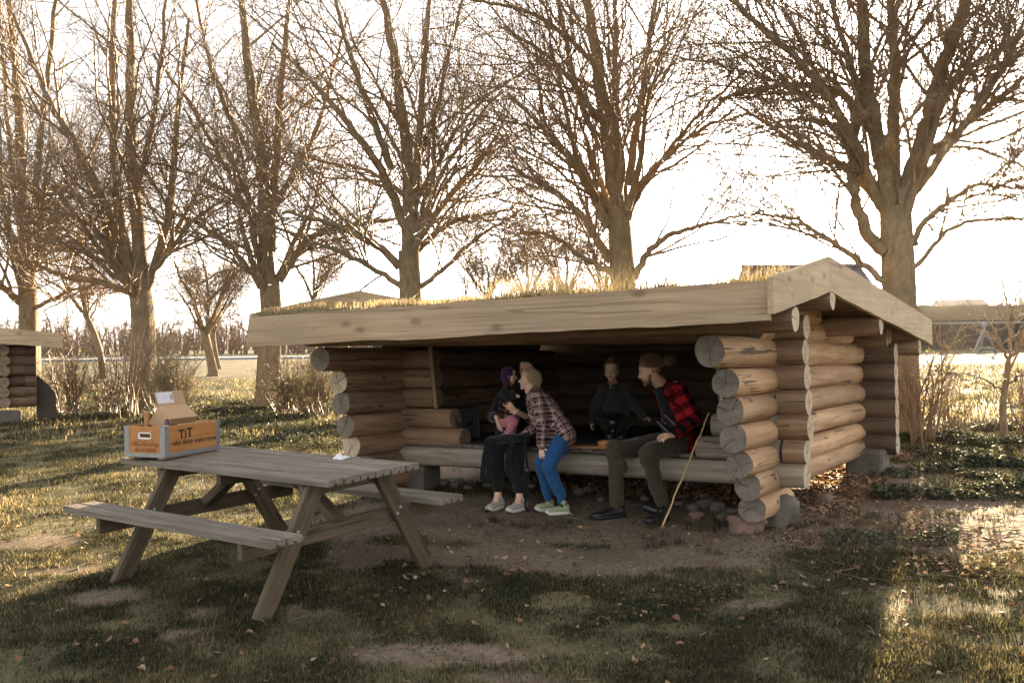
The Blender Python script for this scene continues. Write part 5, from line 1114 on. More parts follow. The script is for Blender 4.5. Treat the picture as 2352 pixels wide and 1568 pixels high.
def smoothpoly(P, k=3, m=5):
    P = np.asarray(P, float); s = np.r_[0, np.cumsum(np.linalg.norm(np.diff(P, axis=0), axis=1))]; t = np.linspace(0, s[-1], max(4, int(len(P) * m)))
    Q = np.stack([np.interp(t, s, P[:, i]) for i in range(3)], 1)
    for _ in range(k): Q[1:-1] = (Q[:-2] + 2 * Q[1:-1] + Q[2:]) / 4
    return Q
def kids(P, r, cnt, t0, t1, ln, lr, ang, m_, rs, up=.0, wig=.18, rmin=.003, rscale=.5, grow=0.0, flat=0.0):
    "children of polylines P (N,k,3) with radii r (N,k): returns (N*cnt, m_, 3), radii"
    Nn, k, _ = P.shape; t = rs.uniform(t0, t1, (Nn, cnt)) * (k - 1); i = np.clip(t.astype(int), 0, k - 2); f = (t - i)[..., None]; a = np.arange(Nn)[:, None]
    st = P[a, i] * (1 - f) + P[a, i + 1] * f; T_ = P[a, i + 1] - P[a, i]; T_ /= np.linalg.norm(T_, axis=-1, keepdims=True) + 1e-9
    pr = r[a, i] * (1 - f[..., 0]) + r[a, i + 1] * f[..., 0]
    q = rs.normal(0, 1, st.shape); q -= T_ * (q * T_).sum(-1, keepdims=True); q[..., 2] *= (1 - flat); q /= np.linalg.norm(q, axis=-1, keepdims=True) + 1e-9
    an = np.radians(ang + rs.normal(0, 12, (Nn, cnt)))[..., None]; d = T_ * np.cos(an) + q * np.sin(an)
    L_ = ln * rs.uniform(.45, 1.25, (Nn, cnt)) * (1 - lr * t / (k - 1)); r0 = np.maximum(np.minimum(pr * rscale, .0095 * L_ + .002), rmin)
    st = st.reshape(-1, 3); d = d.reshape(-1, 3); L_ = L_.reshape(-1); r0 = r0.reshape(-1); out = [st]; step = (L_ / (m_ - 1))[:, None]
    for s_ in range(m_ - 1):
        d = d + rs.normal(0, wig, d.shape) + np.array([0, 0, up]); d /= np.linalg.norm(d, axis=1, keepdims=True); out.append(out[-1] + d * step)
    tt = np.linspace(1, .3, m_)[None]; return np.stack(out, 1), np.maximum(r0[:, None] * tt, rmin * .55)
def pad(lines, k):
    return np.stack([np.stack([np.interp(np.linspace(0, len(q) - 1, k), range(len(q)), q[:, i]) for i in range(3)], 1) for q in lines])

def tree(name, base_px, Y, trunk, stems, label, group, seed, tw=(15, 8, 5), wpx=48, twig_r=.0035, Lf=1.0, mat='bark', lens=(3.6, 1.9, .85), autostems=4):
    rs = np.random.default_rng(seed); b = px(*base_px, Y); b[2] = gz(b[0], b[1]) - .05
    root = empty(name, tuple(b)); tag(root, label, 'tree', group)
    lines, rad = [], []
    def P3(pts, dY=0, w0=None, first=None):
        out = []
        for q, (x, y) in enumerate(pts): out.append(px(x, y, Y + dY * q / max(1, len(pts) - 1)))
        return smoothpoly(out, 4, 5)
    k2r = Y / FPX
    tp = P3(trunk); tp[0] = b; tr = np.linspace(wpx * .5 * k2r, wpx * .5 * k2r * .80, len(tp)); fl_ = np.exp(-np.linalg.norm(tp - b, axis=1) / .25); tr = tr * (1 + .35 * fl_)
    mb = MB(); zz = tp
    t = np.arange(20) * 2 * math.pi / 20
    # trunk with a fluted, lumpy surface
    V, F = tubes(tp[None], tr[None], 20); ci = np.repeat(np.arange(len(tp)), 20); aa = np.tile(t, len(tp)); ctr = tp[ci]; s0 = rs.integers(999)
    lump = 1 + .16 * (fbm(np.cos(aa) * 1.3 + 3, np.sin(aa) * 1.3 + V[:, 2] * .6, s0, 3) - .5) * 2 + .05 * np.sin(aa * 5 + s0) + .12 * np.exp(-(V[:, 2] - b[2]) / .25) * np.sin(aa * 4 + 1)
    mb.add(ctr + (V - ctr) * lump[:, None], F)
    st_, sr_l = [], []
    for (pts, w0, w1) in stems:
        dY = rs.uniform(-1, 1) * (1.2 if len(pts) > 2 else .8) * (.4 if w0 > 28 else 1.0)
        ext = pts[-1][1] < 20
        if ext: (xa, ya), (xb, yb) = pts[-2], pts[-1]; f_ = 230 / (math.hypot(xb - xa, yb - ya) + 1); pts = list(pts) + [(xb + (xb - xa) * f_ * .9, yb + (yb - ya) * f_ * 1.05)]
        q = P3(pts, dY); q = q + rs.normal(0, .012, q.shape); r_ = np.linspace(w0 * .46 * k2r, w1 * .42 * k2r, len(q))
        if ext: c_ = int(len(q) * (len(pts) - 2) / (len(pts) - 1)); r_ = np.interp(np.arange(len(q)), [0, c_, len(q) - 1], [w0 * .46 * k2r, w1 * .42 * k2r, 1.5 * k2r])
        st_.append(q); sr_l.append(r_); mb.tube(q, r_, 10, caps=True)
    # hidden-side limbs, towards and away from the viewer
    for q in range(autostems):
        a0 = tp[int(len(tp) * rs.uniform(.75, .98))]; az = rs.choice([-1, 1]) * rs.uniform(.5, 1.2) + (math.pi / 2 if q % 2 else -math.pi / 2); d = np.array([math.cos(az), math.sin(az), rs.uniform(1.2, 2.4)]); d /= np.linalg.norm(d); L_ = rs.uniform(2.5, 4.5) * Lf
        pts = [a0]; 
        for _ in range(9): d = d + rs.normal(0, .10, 3) + [0, 0, .05]; d /= np.linalg.norm(d); pts.append(pts[-1] + d * L_ / 9)
        qq = np.array(pts); r_ = np.linspace(wpx * .16 * k2r, .012, len(qq)); st_.append(qq); sr_l.append(r_); mb.tube(qq, r_, 8)
    mb.build('trunk', M[mat], root, loc=tuple(b))
    K_ = 26; SP_ = pad(st_, K_); SR_ = np.stack([np.interp(np.linspace(0, len(q) - 1, K_), range(len(q)), q) for q in sr_l])
    P1, r1 = kids(SP_, SR_, tw[0], .12, 1.0, lens[0] * Lf, .45, 44, 13, rs, up=.028, wig=.10, rmin=.007, rscale=.42, flat=.25)
    P2, r2 = kids(P1, r1, tw[1], .1, 1.0, lens[1] * Lf, .4, 46, 11, rs, up=.018, wig=.11, rmin=.0045, rscale=.55)
    P3_, r3 = kids(P2, r2, tw[2], .05, 1.0, lens[2] * Lf, .3, 42, 6, rs, up=.02, wig=.14, rmin=twig_r, rscale=.6)
    mb = MB()
    for P_, r_, nn_ in ((P1, r1, 6), (P2, r2, 4), (P3_, r3, 3)): V, F = tubes(P_, r_, nn_); mb.add(V, F)
    mb.build('crown', M['twig'], root, loc=tuple(b), smooth=False)
    return root
G6 = 'bare lime trees standing in a row behind the shelter'
c5 = lambda L_: [(x * .5, y * .5) for x, y in L_]; c6 = lambda L_: [(1176 + x * .5, y * .5) for x, y in L_]
tree('lime_tree', (65, 890), 22.5, c5([(130, 1800), (130, 1450), (122, 1280)]), [
    (c5([(122, 1300), (115, 1000), (90, 600), (60, 200), (40, 0)]), 34, 12), (c5([(125, 1330), (160, 1000), (190, 600), (230, 250), (260, -60)]), 22, 8), (c5([(110, 1400), (40, 1340), (-60, 1250), (-200, 1200)]), 20, 8),
    (c5([(140, 1420), (230, 1380), (330, 1330), (470, 1300)]), 12, 5), (c5([(118, 1300), (40, 1050), (-20, 700), (-60, 300)]), 20, 8), (c5([(130, 1250), (200, 1050), (300, 880), (420, 700)]), 12, 5), (c5([(120, 1200), (60, 850), (20, 400), (0, 0)]), 16, 6)],
    'bare lime tree rising behind the small left shelter, leftmost trunk of the row', G6, 101, wpx=50)
tree('lime_tree', (330, 925), 20.5, c5([(655, 1850), (660, 1600), (655, 1400), (640, 1330)]), [
    (c5([(620, 1340), (560, 1180), (510, 1000), (380, 720), (230, 480), (150, 280), (60, 60)]), 30, 8), (c5([(650, 1340), (640, 1100), (610, 800), (600, 500), (600, 200), (590, -60)]), 38, 14), (c5([(625, 1330), (560, 1050), (530, 800), (510, 500), (520, 150), (530, -60)]), 26, 10),
    (c5([(670, 1330), (740, 1150), (785, 950), (800, 700), (830, 400), (870, 80)]), 24, 8), (c5([(600, 1340), (450, 1290), (300, 1270), (130, 1200), (0, 1150)]), 20, 7), (c5([(690, 1260), (820, 1100), (900, 1000), (1050, 900)]), 16, 5), (c5([(530, 1150), (420, 1030), (250, 960), (80, 950)]), 13, 5), (c5([(620, 900), (700, 600), (740, 300), (760, 0)]), 16, 6)],
    'bare forked lime tree with shrubs growing round its foot, second trunk from the left', G6, 102, wpx=60)
tree('lime_tree', (620, 925), 20.0, c5([(1230, 1850), (1240, 1600), (1245, 1400), (1235, 1280)]), [
    (c5([(1235, 1300), (1220, 1000), (1200, 700), (1150, 400), (1110, 0)]), 38, 14), (c5([(1245, 1150), (1260, 800), (1290, 400), (1320, 100), (1340, -60)]), 26, 10), (c5([(1200, 1320), (1140, 1230), (1060, 1130), (900, 1020), (760, 960)]), 18, 6),
    (c5([(1280, 1290), (1350, 1180), (1430, 1080), (1600, 1030), (1800, 1010)]), 22, 7), (c5([(1215, 1100), (1130, 950), (1000, 700), (860, 450), (700, 250)]), 16, 6), (c5([(1200, 1000), (1050, 880), (850, 780), (640, 740)]), 14, 5), (c5([(1250, 980), (1350, 800), (1460, 600), (1520, 350), (1600, 80)]), 16, 6), (c5([(1210, 800), (1060, 560), (960, 300), (900, 0)]), 16, 6)],
    'bare lime tree with its foot just left of the shelter roof end', G6, 103, wpx=54)
tree('lime_tree', (945, 880), 18.5, c5([(1890, 1750), (1890, 1500), (1888, 1300), (1880, 1150)]), [
    (c5([(1880, 1180), (1880, 900), (1860, 600), (1810, 250), (1750, -40)]), 40, 14), (c5([(1900, 1100), (1920, 700), (1940, 350), (1975, -40)]), 24, 10), (c5([(1840, 1230), (1760, 1140), (1600, 1060), (1450, 1000), (1290, 975)]), 22, 7), (c5([(1850, 1320), (1700, 1220), (1500, 1130), (1250, 1040)]), 16, 5),
    (c5([(1860, 1050), (1790, 850), (1700, 700), (1560, 520), (1400, 330), (1250, 200)]), 26, 8), (c5([(1800, 780), (1700, 520), (1620, 300), (1540, 0)]), 20, 8), (c5([(1910, 1160), (1980, 1080), (2080, 1010), (2350, 965)]), 20, 6), (c5([(1930, 1320), (2060, 1220), (2170, 1100), (2400, 960)]), 14, 5),
    (c5([(1900, 950), (2000, 760), (2120, 560), (2250, 430)]), 16, 5), (c5([(1890, 800), (2010, 520), (2060, 250), (2130, 0)]), 14, 6), (c5([(1860, 900), (1700, 780), (1480, 740), (1300, 690)]), 12, 5)],
    'tall bare lime tree rising behind the left half of the turf roof', G6, 104, wpx=58)
tree('lime_tree', (1432, 890), 16.6, c6([(520, 1700), (515, 1400), (505, 1150), (490, 950)]), [
    (c6([(495, 1000), (460, 750), (420, 500), (380, 200), (340, -40)]), 46, 18), (c6([(515, 950), (480, 600), (470, 250), (480, -40)]), 26, 10), (c6([(450, 1200), (370, 1060), (280, 940), (100, 830), (-20, 760)]), 22, 8), (c6([(445, 1040), (350, 850), (260, 720), (120, 560), (-20, 430)]), 30, 10),
    (c6([(450, 1250), (320, 1180), (200, 1080), (40, 1060)]), 16, 5), (c6([(530, 1010), (600, 830), (700, 720), (860, 600), (1000, 520)]), 20, 6), (c6([(560, 1280), (620, 1160), (720, 1080), (880, 1030), (1080, 985)]), 20, 6), (c6([(530, 850), (570, 600), (610, 350), (660, -20)]), 22, 9),
    (c6([(420, 700), (300, 450), (250, 200), (200, -20)]), 18, 7), (c6([(540, 960), (740, 660), (900, 480), (1080, 320)]), 14, 5), (c6([(380, 300), (200, 120), (60, 40), (-120, 10)]), 14, 6), (c6([(400, 560), (250, 330), (100, 210), (-60, 120)]), 16, 6)],
    'tall bare lime tree rising behind the grassy middle of the shelter roof', G6, 105, wpx=64)
tree('lime_tree', (2065, 980), 13.8, c6([(1790, 1960), (1785, 1500), (1775, 1200), (1760, 950)]), [
    (c6([(1740, 1000), (1715, 780), (1650, 540), (1620, 250), (1600, -40)]), 46, 22), (c6([(1760, 900), (1750, 650), (1760, 350), (1740, -40)]), 36, 20), (c6([(1778, 1060), (1795, 950), (1840, 780), (1900, 600), (1960, 350), (2050, 120), (2090, -40)]), 46, 24),
    (c6([(1710, 1160), (1620, 1080), (1570, 900), (1560, 640), (1610, 530), (1540, 430), (1350, 385), (1150, 400), (950, 460)]), 34, 10), (c6([(1730, 1310), (1600, 1200), (1450, 1100), (1300, 1000), (1100, 985)]), 20, 6), (c6([(1690, 950), (1580, 650), (1450, 420), (1300, 260), (1150, 130), (980, -20)]), 24, 12),
    (c6([(1840, 1130), (1900, 1000), (2000, 930), (2120, 840), (2380, 870)]), 18, 7), (c6([(1850, 1230), (1960, 1090), (2100, 1010), (2380, 1000)]), 14, 6), (c6([(1900, 720), (2050, 610), (2200, 480), (2400, 330)]), 22, 12), (c6([(1950, 450), (2080, 330), (2400, 120)]), 18, 10), (c6([(1650, 600), (1560, 330), (1460, -20)]), 22, 9), (c6([(1700, 900), (1600, 800), (1500, 600), (1380, 540), (1200, 560)]), 14, 6), (c6([(1860, 700), (2000, 660), (2200, 700), (2400, 800)]), 12, 5)],
    'largest bare lime tree with the low sun behind it, over the right gable', G6, 106, wpx=84, tw=(18, 10, 6), lens=(2.9, 1.6, .7))
# smaller trees out on the far lawn
def small_tree(name, base, Y, trunk, stems, label, seed, wpx, group=None, tw=(7, 8, 6), Lf=.9, lens=(1.6, .9, .45)): return tree(name, base, Y, trunk, stems, label, group, seed, tw=tw, wpx=wpx, twig_r=.009, Lf=Lf, autostems=5, lens=lens)
small_tree('field_tree', (487, 858), 36, [(490, 860), (478, 800), (470, 760)], [([(470, 765), (445, 690), (415, 640), (400, 600)], 12, 5), ([(475, 765), (500, 700), (530, 640), (560, 610)], 12, 5), ([(475, 760), (480, 680), (470, 610), (450, 560)], 10, 4), ([(470, 700), (520, 650), (560, 590)], 8, 4)], 'bare multi-stemmed tree alone on the far lawn left of the shelter', 111, 20)
small_tree('field_tree', (502, 835), 44, [(500, 838), (492, 790), (490, 760)], [([(490, 765), (500, 700), (520, 650), (545, 560)], 9, 4), ([(490, 765), (470, 690), (440, 620)], 8, 4)], 'thin pale bare tree just behind the lone multi-stemmed one', 112, 10)
small_tree('field_tree', (235, 850), 34, [(237, 852), (228, 800), (210, 750), (195, 720)], [([(195, 722), (170, 690), (140, 660), (100, 640)], 11, 4), ([(200, 735), (185, 670), (180, 620), (160, 580)], 10, 4), ([(205, 745), (225, 690), (250, 660)], 6, 3)], 'slim leaning grey tree between the dark shrubs on the left', 113, 15)
small_tree('field_tree', (720, 800), 40, [(720, 800), (722, 740), (720, 690)], [([(720, 695), (700, 640), (660, 590)], 8, 4), ([(720, 695), (740, 640), (770, 590)], 8, 4), ([(720, 695), (722, 620), (710, 550)], 8, 4)], 'bare field tree seen between two lime trunks above the roof end', 114, 14)
for k, (x_, y_, hh_) in enumerate([(1120, 700, 90), (1210, 700, 130), (1300, 690, 150), (1390, 690, 110)]):
    small_tree('background_tree', (x_, y_ + 90), 34, [(x_, y_ + 90), (x_ - 3, y_), (x_, y_ - 15)], [([(x_, y_ - 10), (x_ - 25, y_ - 50), (x_ - 60, y_ - hh_)], 8, 4), ([(x_, y_ - 10), (x_ + 25, y_ - 60), (x_ + 55, y_ - hh_)], 8, 4), ([(x_, y_ - 10), (x_ + 3, y_ - 70), (x_ - 5, y_ - hh_)], 8, 4)],
        'hazy bare tree glimpsed beyond the grassy roof between the two tall middle limes', 120 + k, 13, group='hazy bare trees beyond the roof')
# young tree at the right edge
tree('young_tree', (2308, 990), 12.6, [(2306, 990), (2302, 930), (2312, 870), (2316, 830)], [([(2316, 832), (2300, 790), (2280, 750), (2262, 725)], 9, 3), ([(2316, 832), (2340, 790), (2365, 740), (2380, 690)], 11, 4), ([(2312, 880), (2350, 860), (2400, 840)], 6, 3), ([(2310, 900), (2260, 870), (2210, 855), (2160, 870)], 5, 2), ([(2308, 940), (2340, 925), (2380, 915)], 5, 3), ([(2318, 815), (2322, 760), (2340, 720)], 6, 3)],
     'crooked young bare tree standing in the ivy at the right edge', None, 131, tw=(5, 4, 3), wpx=15, twig_r=.0025, Lf=.5, autostems=2, lens=(1.1, .7, .3))

# ------------------------------------------------------------------ shrubs
def shrub(name, bases, hpx, Y, nst, label, group, seed, mt='twig_red', spread=.35, leaves=0, twigs=5, r0=.008, lean=0, sub=.45, cat='shrub'):
    rs = np.random.default_rng(seed); b = px(bases[0][0], bases[0][1], Y); gzz = gz(b[0], b[1]); mb = MB(); P_ = []
    for k in range(nst):
        q = bases[rs.integers(len(bases))]; p0 = px(q[0] + rs.normal(0, 5), q[1], Y + rs.normal(0, .15)); p0[2] = gz(p0[0], p0[1]) - .02; az = rs.uniform(0, 2 * math.pi); sp = abs(rs.normal(0, spread)); d = np.array([math.cos(az) * sp + lean, math.sin(az) * sp, 1.]); d /= np.linalg.norm(d); L_ = hpx / FPX * Y * rs.uniform(.5, 1.08); pts = [p0]
        for _ in range(9): d = d + rs.normal(0, .09, 3) + [0, 0, .01]; d /= np.linalg.norm(d); pts.append(pts[-1] + d * L_ / 9)
        P_.append(np.array(pts))
    P_ = np.array(P_); r_ = np.linspace(r0, .004, 10)[None] * rs.uniform(.7, 1.3, (nst, 1)); P1, r1 = kids(P_, r_, twigs, .2, 1, hpx / FPX * Y * sub, .4, 35, 7, rs, up=.03, wig=.16, rmin=.0035, rscale=.6); P2, r2 = kids(P1, r1, 4, .1, 1, hpx / FPX * Y * .16, .2, 40, 4, rs, wig=.2, rmin=.0028)
    for A, B, c in ((P_, r_, 6), (P1, r1, 4), (P2, r2, 3)): V, F = tubes(A, B, c); mb.add(V, F)
    b[2] = gzz; root = empty(name, tuple(b)); tag(root, label, cat, group); mb.build('stems', M[mt], root, loc=tuple(b), smooth=False)
    if leaves:
        A = np.concatenate([P2.reshape(-1, 3), P1.reshape(-1, 3)]); A = A[rs.integers(0, len(A), leaves)]; V, F, T_ = leafy(A[:, 0], A[:, 1], A[:, 2], rs.uniform(.5, 1.2, leaves) * .028, rs.uniform(0, 1, leaves), .9, .6); mesh('foliage', V, F, M['bud'], root, loc=tuple(b), smooth=False)
    return root
GS = 'leafless shrubs between the left shelter and the forked lime'
shrub('shrub', [(120, 905), (135, 910)], 150, 19.5, 34, 'reddish bare shrub right behind the dark wing wall of the left shelter', GS, 201, leaves=300)
shrub('shrub', [(165, 912), (175, 910)], 175, 19.2, 32, 'tall upright bare shrub, middle one of the three left of the forked lime', GS, 202, spread=.22, leaves=250)
shrub('shrub', [(255, 915), (270, 915), (240, 915)], 150, 19.0, 40, 'wide fan-shaped bare shrub just left of the forked lime trunk', GS, 203, spread=.4, leaves=350)
shrub('shrub', [(305, 905), (300, 915)], 300, 19.2, 12, 'tall dark sucker stems climbing the left side of the forked lime', GS, 206, mt='twig', spread=.09, lean=-.05, r0=.016, twigs=4)
shrub('budding_shrub', [(380, 905), (400, 910), (355, 910), (420, 905)], 165, 18.8, 80, 'dense budding shrub wrapped round the right side of the forked lime trunk', None, 204, mt='twig', spread=.28, leaves=2600, twigs=6)
shrub('budding_shrub', [(660, 925), (690, 930), (720, 930), (745, 935), (640, 922)], 135, 18.6, 110, 'glowing golden budding bush between the lime trunk and the left log ends', None, 205, mt='twig_red', spread=.35, leaves=4200, twigs=6)
shrub('shrub', [(2120, 975), (2095, 975), (2140, 980)], 290, 13.0, 20, 'tall open shrub with long arching stems behind the right end of the roof', None, 207, spread=.42, twigs=6, r0=.012, leaves=500)
shrub('shrub', [(2170, 965), (2200, 968)], 150, 13.6, 14, 'tangled reddish shrub between the big lime and the young tree', None, 208, spread=.5, leaves=400)
shrub('shrub', [(2335, 960), (2360, 950)], 170, 13.2, 16, 'thin shrub at the right picture edge behind the young tree', None, 209, spread=.5, leaves=250)

# ------------------------------------------------------------------ far background
def belt(name, x0, x1, Y, y_lo, h_m, nst, seed, mt, label=None, sc=1.0, kind='stuff', tw=(6, 6)):
    rs = np.random.default_rng(seed); xp = rs.uniform(x0, x1, nst); Yv = Y * rs.uniform(.92, 1.15, nst); P_ = []
    for k in range(nst):
        p0 = px(xp[k], 800, Yv[k]); p0[2] = gz(p0[0], p0[1]); d = np.array([rs.normal(0, .10), rs.normal(0, .1), 1.]); L_ = h_m * rs.uniform(.35, 1.1) * (0.6 + .8 * vnoise(np.array([xp[k] * .01]), np.array([.5]), seed)[0]); pts = [p0]
        for _ in range(7): d = d + rs.normal(0, .07, 3); d /= np.linalg.norm(d); pts.append(pts[-1] + d * L_ / 7)
        P_.append(pts)
    P_ = np.array(P_); r_ = np.linspace(.07, .02, 8)[None] * rs.uniform(.5, 1.3, (nst, 1)) * sc; P1, r1 = kids(P_, r_, tw[0], .15, 1, h_m * .35, .4, 40, 6, rs, up=.03, wig=.15, rmin=.02 * sc, rscale=.6); P2, r2 = kids(P1, r1, tw[1], .1, 1, h_m * .17, .2, 45, 4, rs, wig=.25, rmin=.014 * sc)
    mb = MB()
    for A, B, c in ((P_, r_, 4), (P1, r1, 3), (P2, r2, 3)): V, F = tubes(A, B, c); mb.add(V, F)
    return tag(mb.build(name, M[mt], smooth=False), kind=kind)
belt('hedgerow', -150, 1180, 88, 0, 2.7, 420, 301, 'twig_far', sc=1.5)
belt('far_woodland', -300, 1300, 150, 0, 5.2, 420, 302, 'twig_far', sc=2.6)
belt('far_woodland', 1050, 1750, 120, 0, 7.5, 150, 303, 'twig_far', sc=2.2)
belt('far_woodland', 2290, 2600, 150, 0, 12, 90, 304, 'twig_far', sc=2.6)
belt('far_woodland', 2150, 2700, 330, 0, 9, 260, 305, 'twig_far', sc=4)
# lattice mast
p = px(205, 812, 170); p[2] = gz(p[0], p[1]); mb = MB(); Hm = 11.5
for k in range(4):
    a_ = k * math.pi / 2 + .5; c_ = np.array([math.cos(a_), math.sin(a_), 0]); mb.tube([c_ * .75, c_ * .12 + [0, 0, Hm]], .08, 4)
    c2 = np.array([math.cos(a_ + math.pi / 2), math.sin(a_ + math.pi / 2), 0])
    for q in range(9): z0, z1 = Hm * q / 9, Hm * (q + 1) / 9; mb.tube([c_ * (.75 - .63 * q / 9) + [0, 0, z0], c2 * (.75 - .63 * (q + 1) / 9) + [0, 0, z1]], .045, 4)
o = mb.build('lattice_mast', M['metal']); o.location = p; tag(o, 'pale lattice mast far off between the shrubs on the left', 'mast')
# farmhouse roof beyond
M['tile'] = None; n = N('grey roof tiles'); v = n.coord(rnd=False); br = n.n('TexBrick'); br.inputs['Scale'].default_value = 1.0; br.inputs['Brick Width'].default_value = .35; br.inputs['Row Height'].default_value = .32; br.inputs['Mortar Size'].default_value = .03
mp = n.n('Mapping'); mp.inputs['Rotation'].default_value = (math.pi / 2, 0, 0); n.l(v, mp.inputs[0]); n.l(mp.outputs[0], br.inputs['Vector']); br.inputs['Color1'].default_value = (.11, .09, .085, 1); br.inputs['Color2'].default_value = (.16, .13, .12, 1); br.inputs['Mortar'].default_value = (.05, .045, .04, 1); n.l(br.outputs[0], n.b.inputs['Base Color']); n.set(Roughness=.7); M['tile'] = n.m
M['plaster'] = plain('pale render', (.55, .50, .44), .8, .1, 3, .1); M['glass'] = plain('window glass', (.05, .06, .07), .1, .1, 5, 0, spec=.8)
Yh = 32.; pa_, pb_ = px(1722, 640, Yh), px(2012, 640, Yh + 2); hz0 = gz(pa_[0], Yh); HO = empty('farmhouse', (pa_[0], Yh, hz0)); tag(HO, 'house with a grey tiled roof seen above the shelter gable, largely hidden', 'house')
LH = pb_[0] - pa_[0]; rz = px(1745, 602, Yh)[2] - hz0; ez = rz - 2.2; mb = MB(); mb.box((LH / 2, 2.5, ez / 2), (LH - .5, 5, ez)); mb.build('wall', M['plaster'], HO, smooth=False)
V = np.array([(0, -.5, ez - .1), (LH, -.5, ez - .1), (LH - .35, 2.5, rz), (.35, 2.5, rz), (0, 5.5, ez - .1), (LH, 5.5, ez - .1), (0, -.5, ez - .28), (LH, -.5, ez - .28), (0, 5.5, ez - .28), (LH, 5.5, ez - .28)])
mesh('roof', V, [np.array([(0, 1, 2, 3), (5, 4, 3, 2), (0, 6, 7, 1), (4, 5, 9, 8), (6, 8, 9, 7)]), np.array([(4, 0, 3), (1, 5, 2)])], M['tile'], HO, smooth=False)
mb = MB(); mb.tube([(.33, 2.5, rz + .02), (LH - .33, 2.5, rz + .02)], .09, 8); mb.build('ridge_tiles', M['tile'], HO)
for k in (0, 1): mb = MB(); mb.box((LH * (.3 + .4 * k), -.01 - .0, ez * .55), (1.1, .06, 1.1)); mb.build('window', M['glass'], HO, smooth=False)
# long dark shed with turf-like hedge behind, right of the shelter
M['shed'] = plain('black stained boards', (.022, .02, .02), .8, .3, 2, .2); M['hedge'] = plain('clipped brown hedge', (.11, .09, .05), .95, .4, 14, .8, bd=.05)
Yd = 58.; p = px(2100, 800, Yd); z0 = gz(p[0], Yd); top = px(2250, 738, Yd)[2]; SHD = empty('long_shed', (p[0], Yd, z0)); tag(SHD, 'long low black shed across the lawn at the right edge', 'shed')
mb = MB(); mb.box((9, 2, (top - z0) / 2), (19, 4, top - z0 - .02)); mb.build('wall', M['shed'], SHD, smooth=False); mb = MB(); mb.box((9, 1.9, top - z0 + .04), (19.6, 4.8, .10)); mb.build('roof', M['shed'], SHD, smooth=False); mb = MB(); mb.box((9, -.56, top - z0 - .09), (19.6, .05, .13)); mb.build('gutter', M['case'], SHD, smooth=False)
p = px(2090, 760, 66); z0 = gz(p[0], 66); tp_ = px(2250, 700, 66)[2]; xx = np.linspace(0, 24, 200); mb = MB(); hv = tp_ - z0 + .25 * (fbm(xx * .8, xx * 0, 6, 4) - .5)
V = np.concatenate([np.stack([xx, 0 * xx + yy, zz], 1) for yy, zz in ((0, 0 * xx), (.0, hv * .96), (.3, hv), (1.2, hv), (1.5, hv * .96), (1.5, 0 * xx))]); i = np.arange(5)[:, None] * 200; j = np.arange(199)[None]; F = np.stack([i + j, i + j + 1, i + 201 + j, i + 200 + j], -1).reshape(-1, 4)
o = mesh('hedge', V, F, M['hedge']); o.location = (p[0], 66, z0); tag(o, 'clipped brown hedge standing behind the long black shed', 'hedge')
p = px(2262, 802, 48); z0 = gz(p[0], 48); mb = MB(); s_ = .95
for d_ in ((-.55, 0), (.55, 0), (0, .5)): mb.tube([(d_[0] * 1.0, d_[1], 0), (d_[0] * .42, d_[1] * .4, .62 * s_ * 1.3), (0, 0, 1.25 * s_)], .06, 6)
mb.tube([(-.45, 0, .25), (.45, 0, .25)], .05, 6); mb.tube([(-.2, 0, .85), (.2, 0, .85)], .05, 6); mb.ell((0, 0, 1.4), (.12, .12, .2)); o = mb.build('steel_trestle', M['case'], loc=(0, 0, 0)); o.location = (p[0], 48, z0); tag(o, 'grey A-shaped metal trestle on the grass before the black shed', 'trestle')
p = px(2205, 716, 140); mb = MB(); mb.box((0, 0, 1.5), (7, 5, 3)); V = np.array([(-3.8, -2.8, 3), (3.8, -2.8, 3), (3.8, 2.8, 3), (-3.8, 2.8, 3), (-3.5, 0, 4.9), (3.5, 0, 4.9)])
WF = empty('white_farmhouse', (p[0], 140, p[2] - 3)); tag(WF, 'tiny white farmhouse with a dark roof in the fields beyond the hedge', 'house'); M['white'] = plain('white wall', (.7, .68, .66), .8, .05, 3, 0); mb.build('wall', M['white'], WF, smooth=False)
mesh('roof', V, [np.array([(0, 1, 5, 4), (2, 3, 4, 5)]), np.array([(0, 4, 3), (1, 2, 5)])], M['tile'], WF, smooth=False)

# ------------------------------------------------------------------ small log shelter at the left edge
Y0 = 18.2; q0 = px(52, 960, Y0); th2 = .45; u2 = np.array([math.cos(th2), math.sin(th2)]); v2 = np.array([-math.sin(th2), math.cos(th2)])
S2 = frame_empty('small_log_shelter', (q0[0], q0[1], gz(q0[0], q0[1])), (u2[0], u2[1], 0), (v2[0], v2[1], 0)); tag(S2, 'dark log shelter with a sloping board roof cut off by the left edge', 'shelter')
zz = .28
for k in range(6):
    z = zz + .10 + k * .195; log(S2, (-3.2, 0, z), (.05, 0, z), .105, 'log_dark', 'end_brown', 'end_brown', seed=401 + k); log(S2, (-.30, -.18 - .02 * (k % 2), z + .0), (-.30, 2.8, z), .104, 'log_dark', 'end_brown', 'end_brown', seed=421 + k)
    log(S2, (.05, .0, z + .0), (.24, .0, z), .105, 'log_dark', 'end', 'end_tan', seed=441 + k)
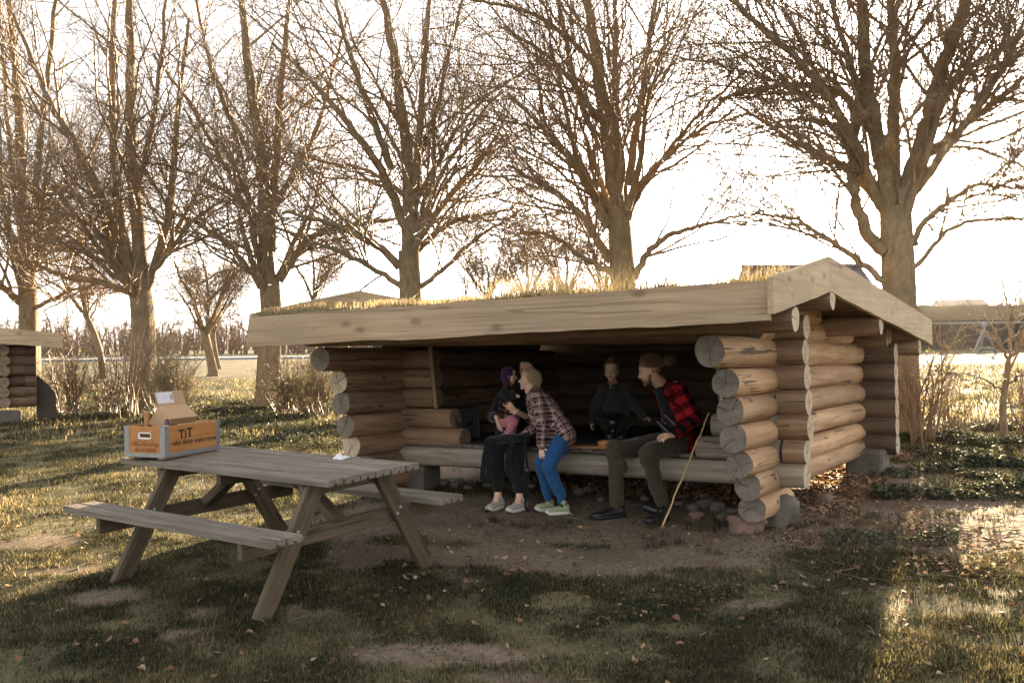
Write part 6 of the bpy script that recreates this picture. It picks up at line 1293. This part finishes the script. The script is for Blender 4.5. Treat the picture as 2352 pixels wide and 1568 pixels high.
board(S2, 'rake_board', (-3.6, -.55, zz + 1.88), (.70, -.55, zz + 1.38), .28, .28, .04, 'rake', (0, -1, 0), .006)
V = np.array([(-3.6, -.5, zz + 1.66), (.68, -.5, zz + 1.17), (.68, 3.2, zz + 1.17), (-3.6, 3.2, zz + 1.66), (-3.6, -.5, zz + 1.80), (.68, -.5, zz + 1.31), (.68, 3.2, zz + 1.31), (-3.6, 3.2, zz + 1.80)])
mesh('roof', V, np.array([(0, 3, 2, 1), (4, 5, 6, 7), (0, 1, 5, 4), (1, 2, 6, 5), (2, 3, 7, 6), (3, 0, 4, 7)]), M['log_dark'], S2, smooth=False)
V = []
for y_ in (.12, .17): V += [(.24, y_, .05), (.60, y_, .05), (.57, y_, .50), (.45, y_, .68), (.28, y_, .86), (.24, y_, .86)]
F = [np.array([(0, 1, 2, 3), (0, 3, 4, 5), (6 + 3, 6 + 2, 6 + 1, 6), (6 + 5, 6 + 4, 6 + 3, 6)]), np.array([(i, i + 6, (i + 1) % 6 + 6, (i + 1) % 6) for i in range(6)])]
mesh('wing_wall', V, [np.vstack(F)], M['dark'], S2, smooth=False)
mb = MB(); mb.box((-.25, .05, .10), (.45, .35, .26), bev=.03); o = mb.build('footing', M['stone'], S2, smooth=False)

# ------------------------------------------------------------------ air
hz = bpy.data.materials.new('haze'); hz.use_nodes = True; t_ = hz.node_tree; t_.nodes.clear(); o_ = t_.nodes.new('ShaderNodeOutputMaterial'); pv = t_.nodes.new('ShaderNodeVolumePrincipled')
pv.inputs['Color'].default_value = (1, .97, .93, 1); pv.inputs['Density'].default_value = .00004; pv.inputs['Anisotropy'].default_value = .97; t_.links.new(pv.outputs[0], o_.inputs['Volume'])
mb = MB(); zlo = float(Z.min()) - 1; zhi = float(Z.max()) + 8
mb.box(((xs[0] + xs[-1]) / 2, (ys[0] + ys[-1]) / 2, (zlo + zhi) / 2), (xs[-1] - xs[0] + 20, ys[-1] - ys[0] + 20, zhi - zlo)); tag(mb.build('haze', hz, smooth=False), kind='stuff')
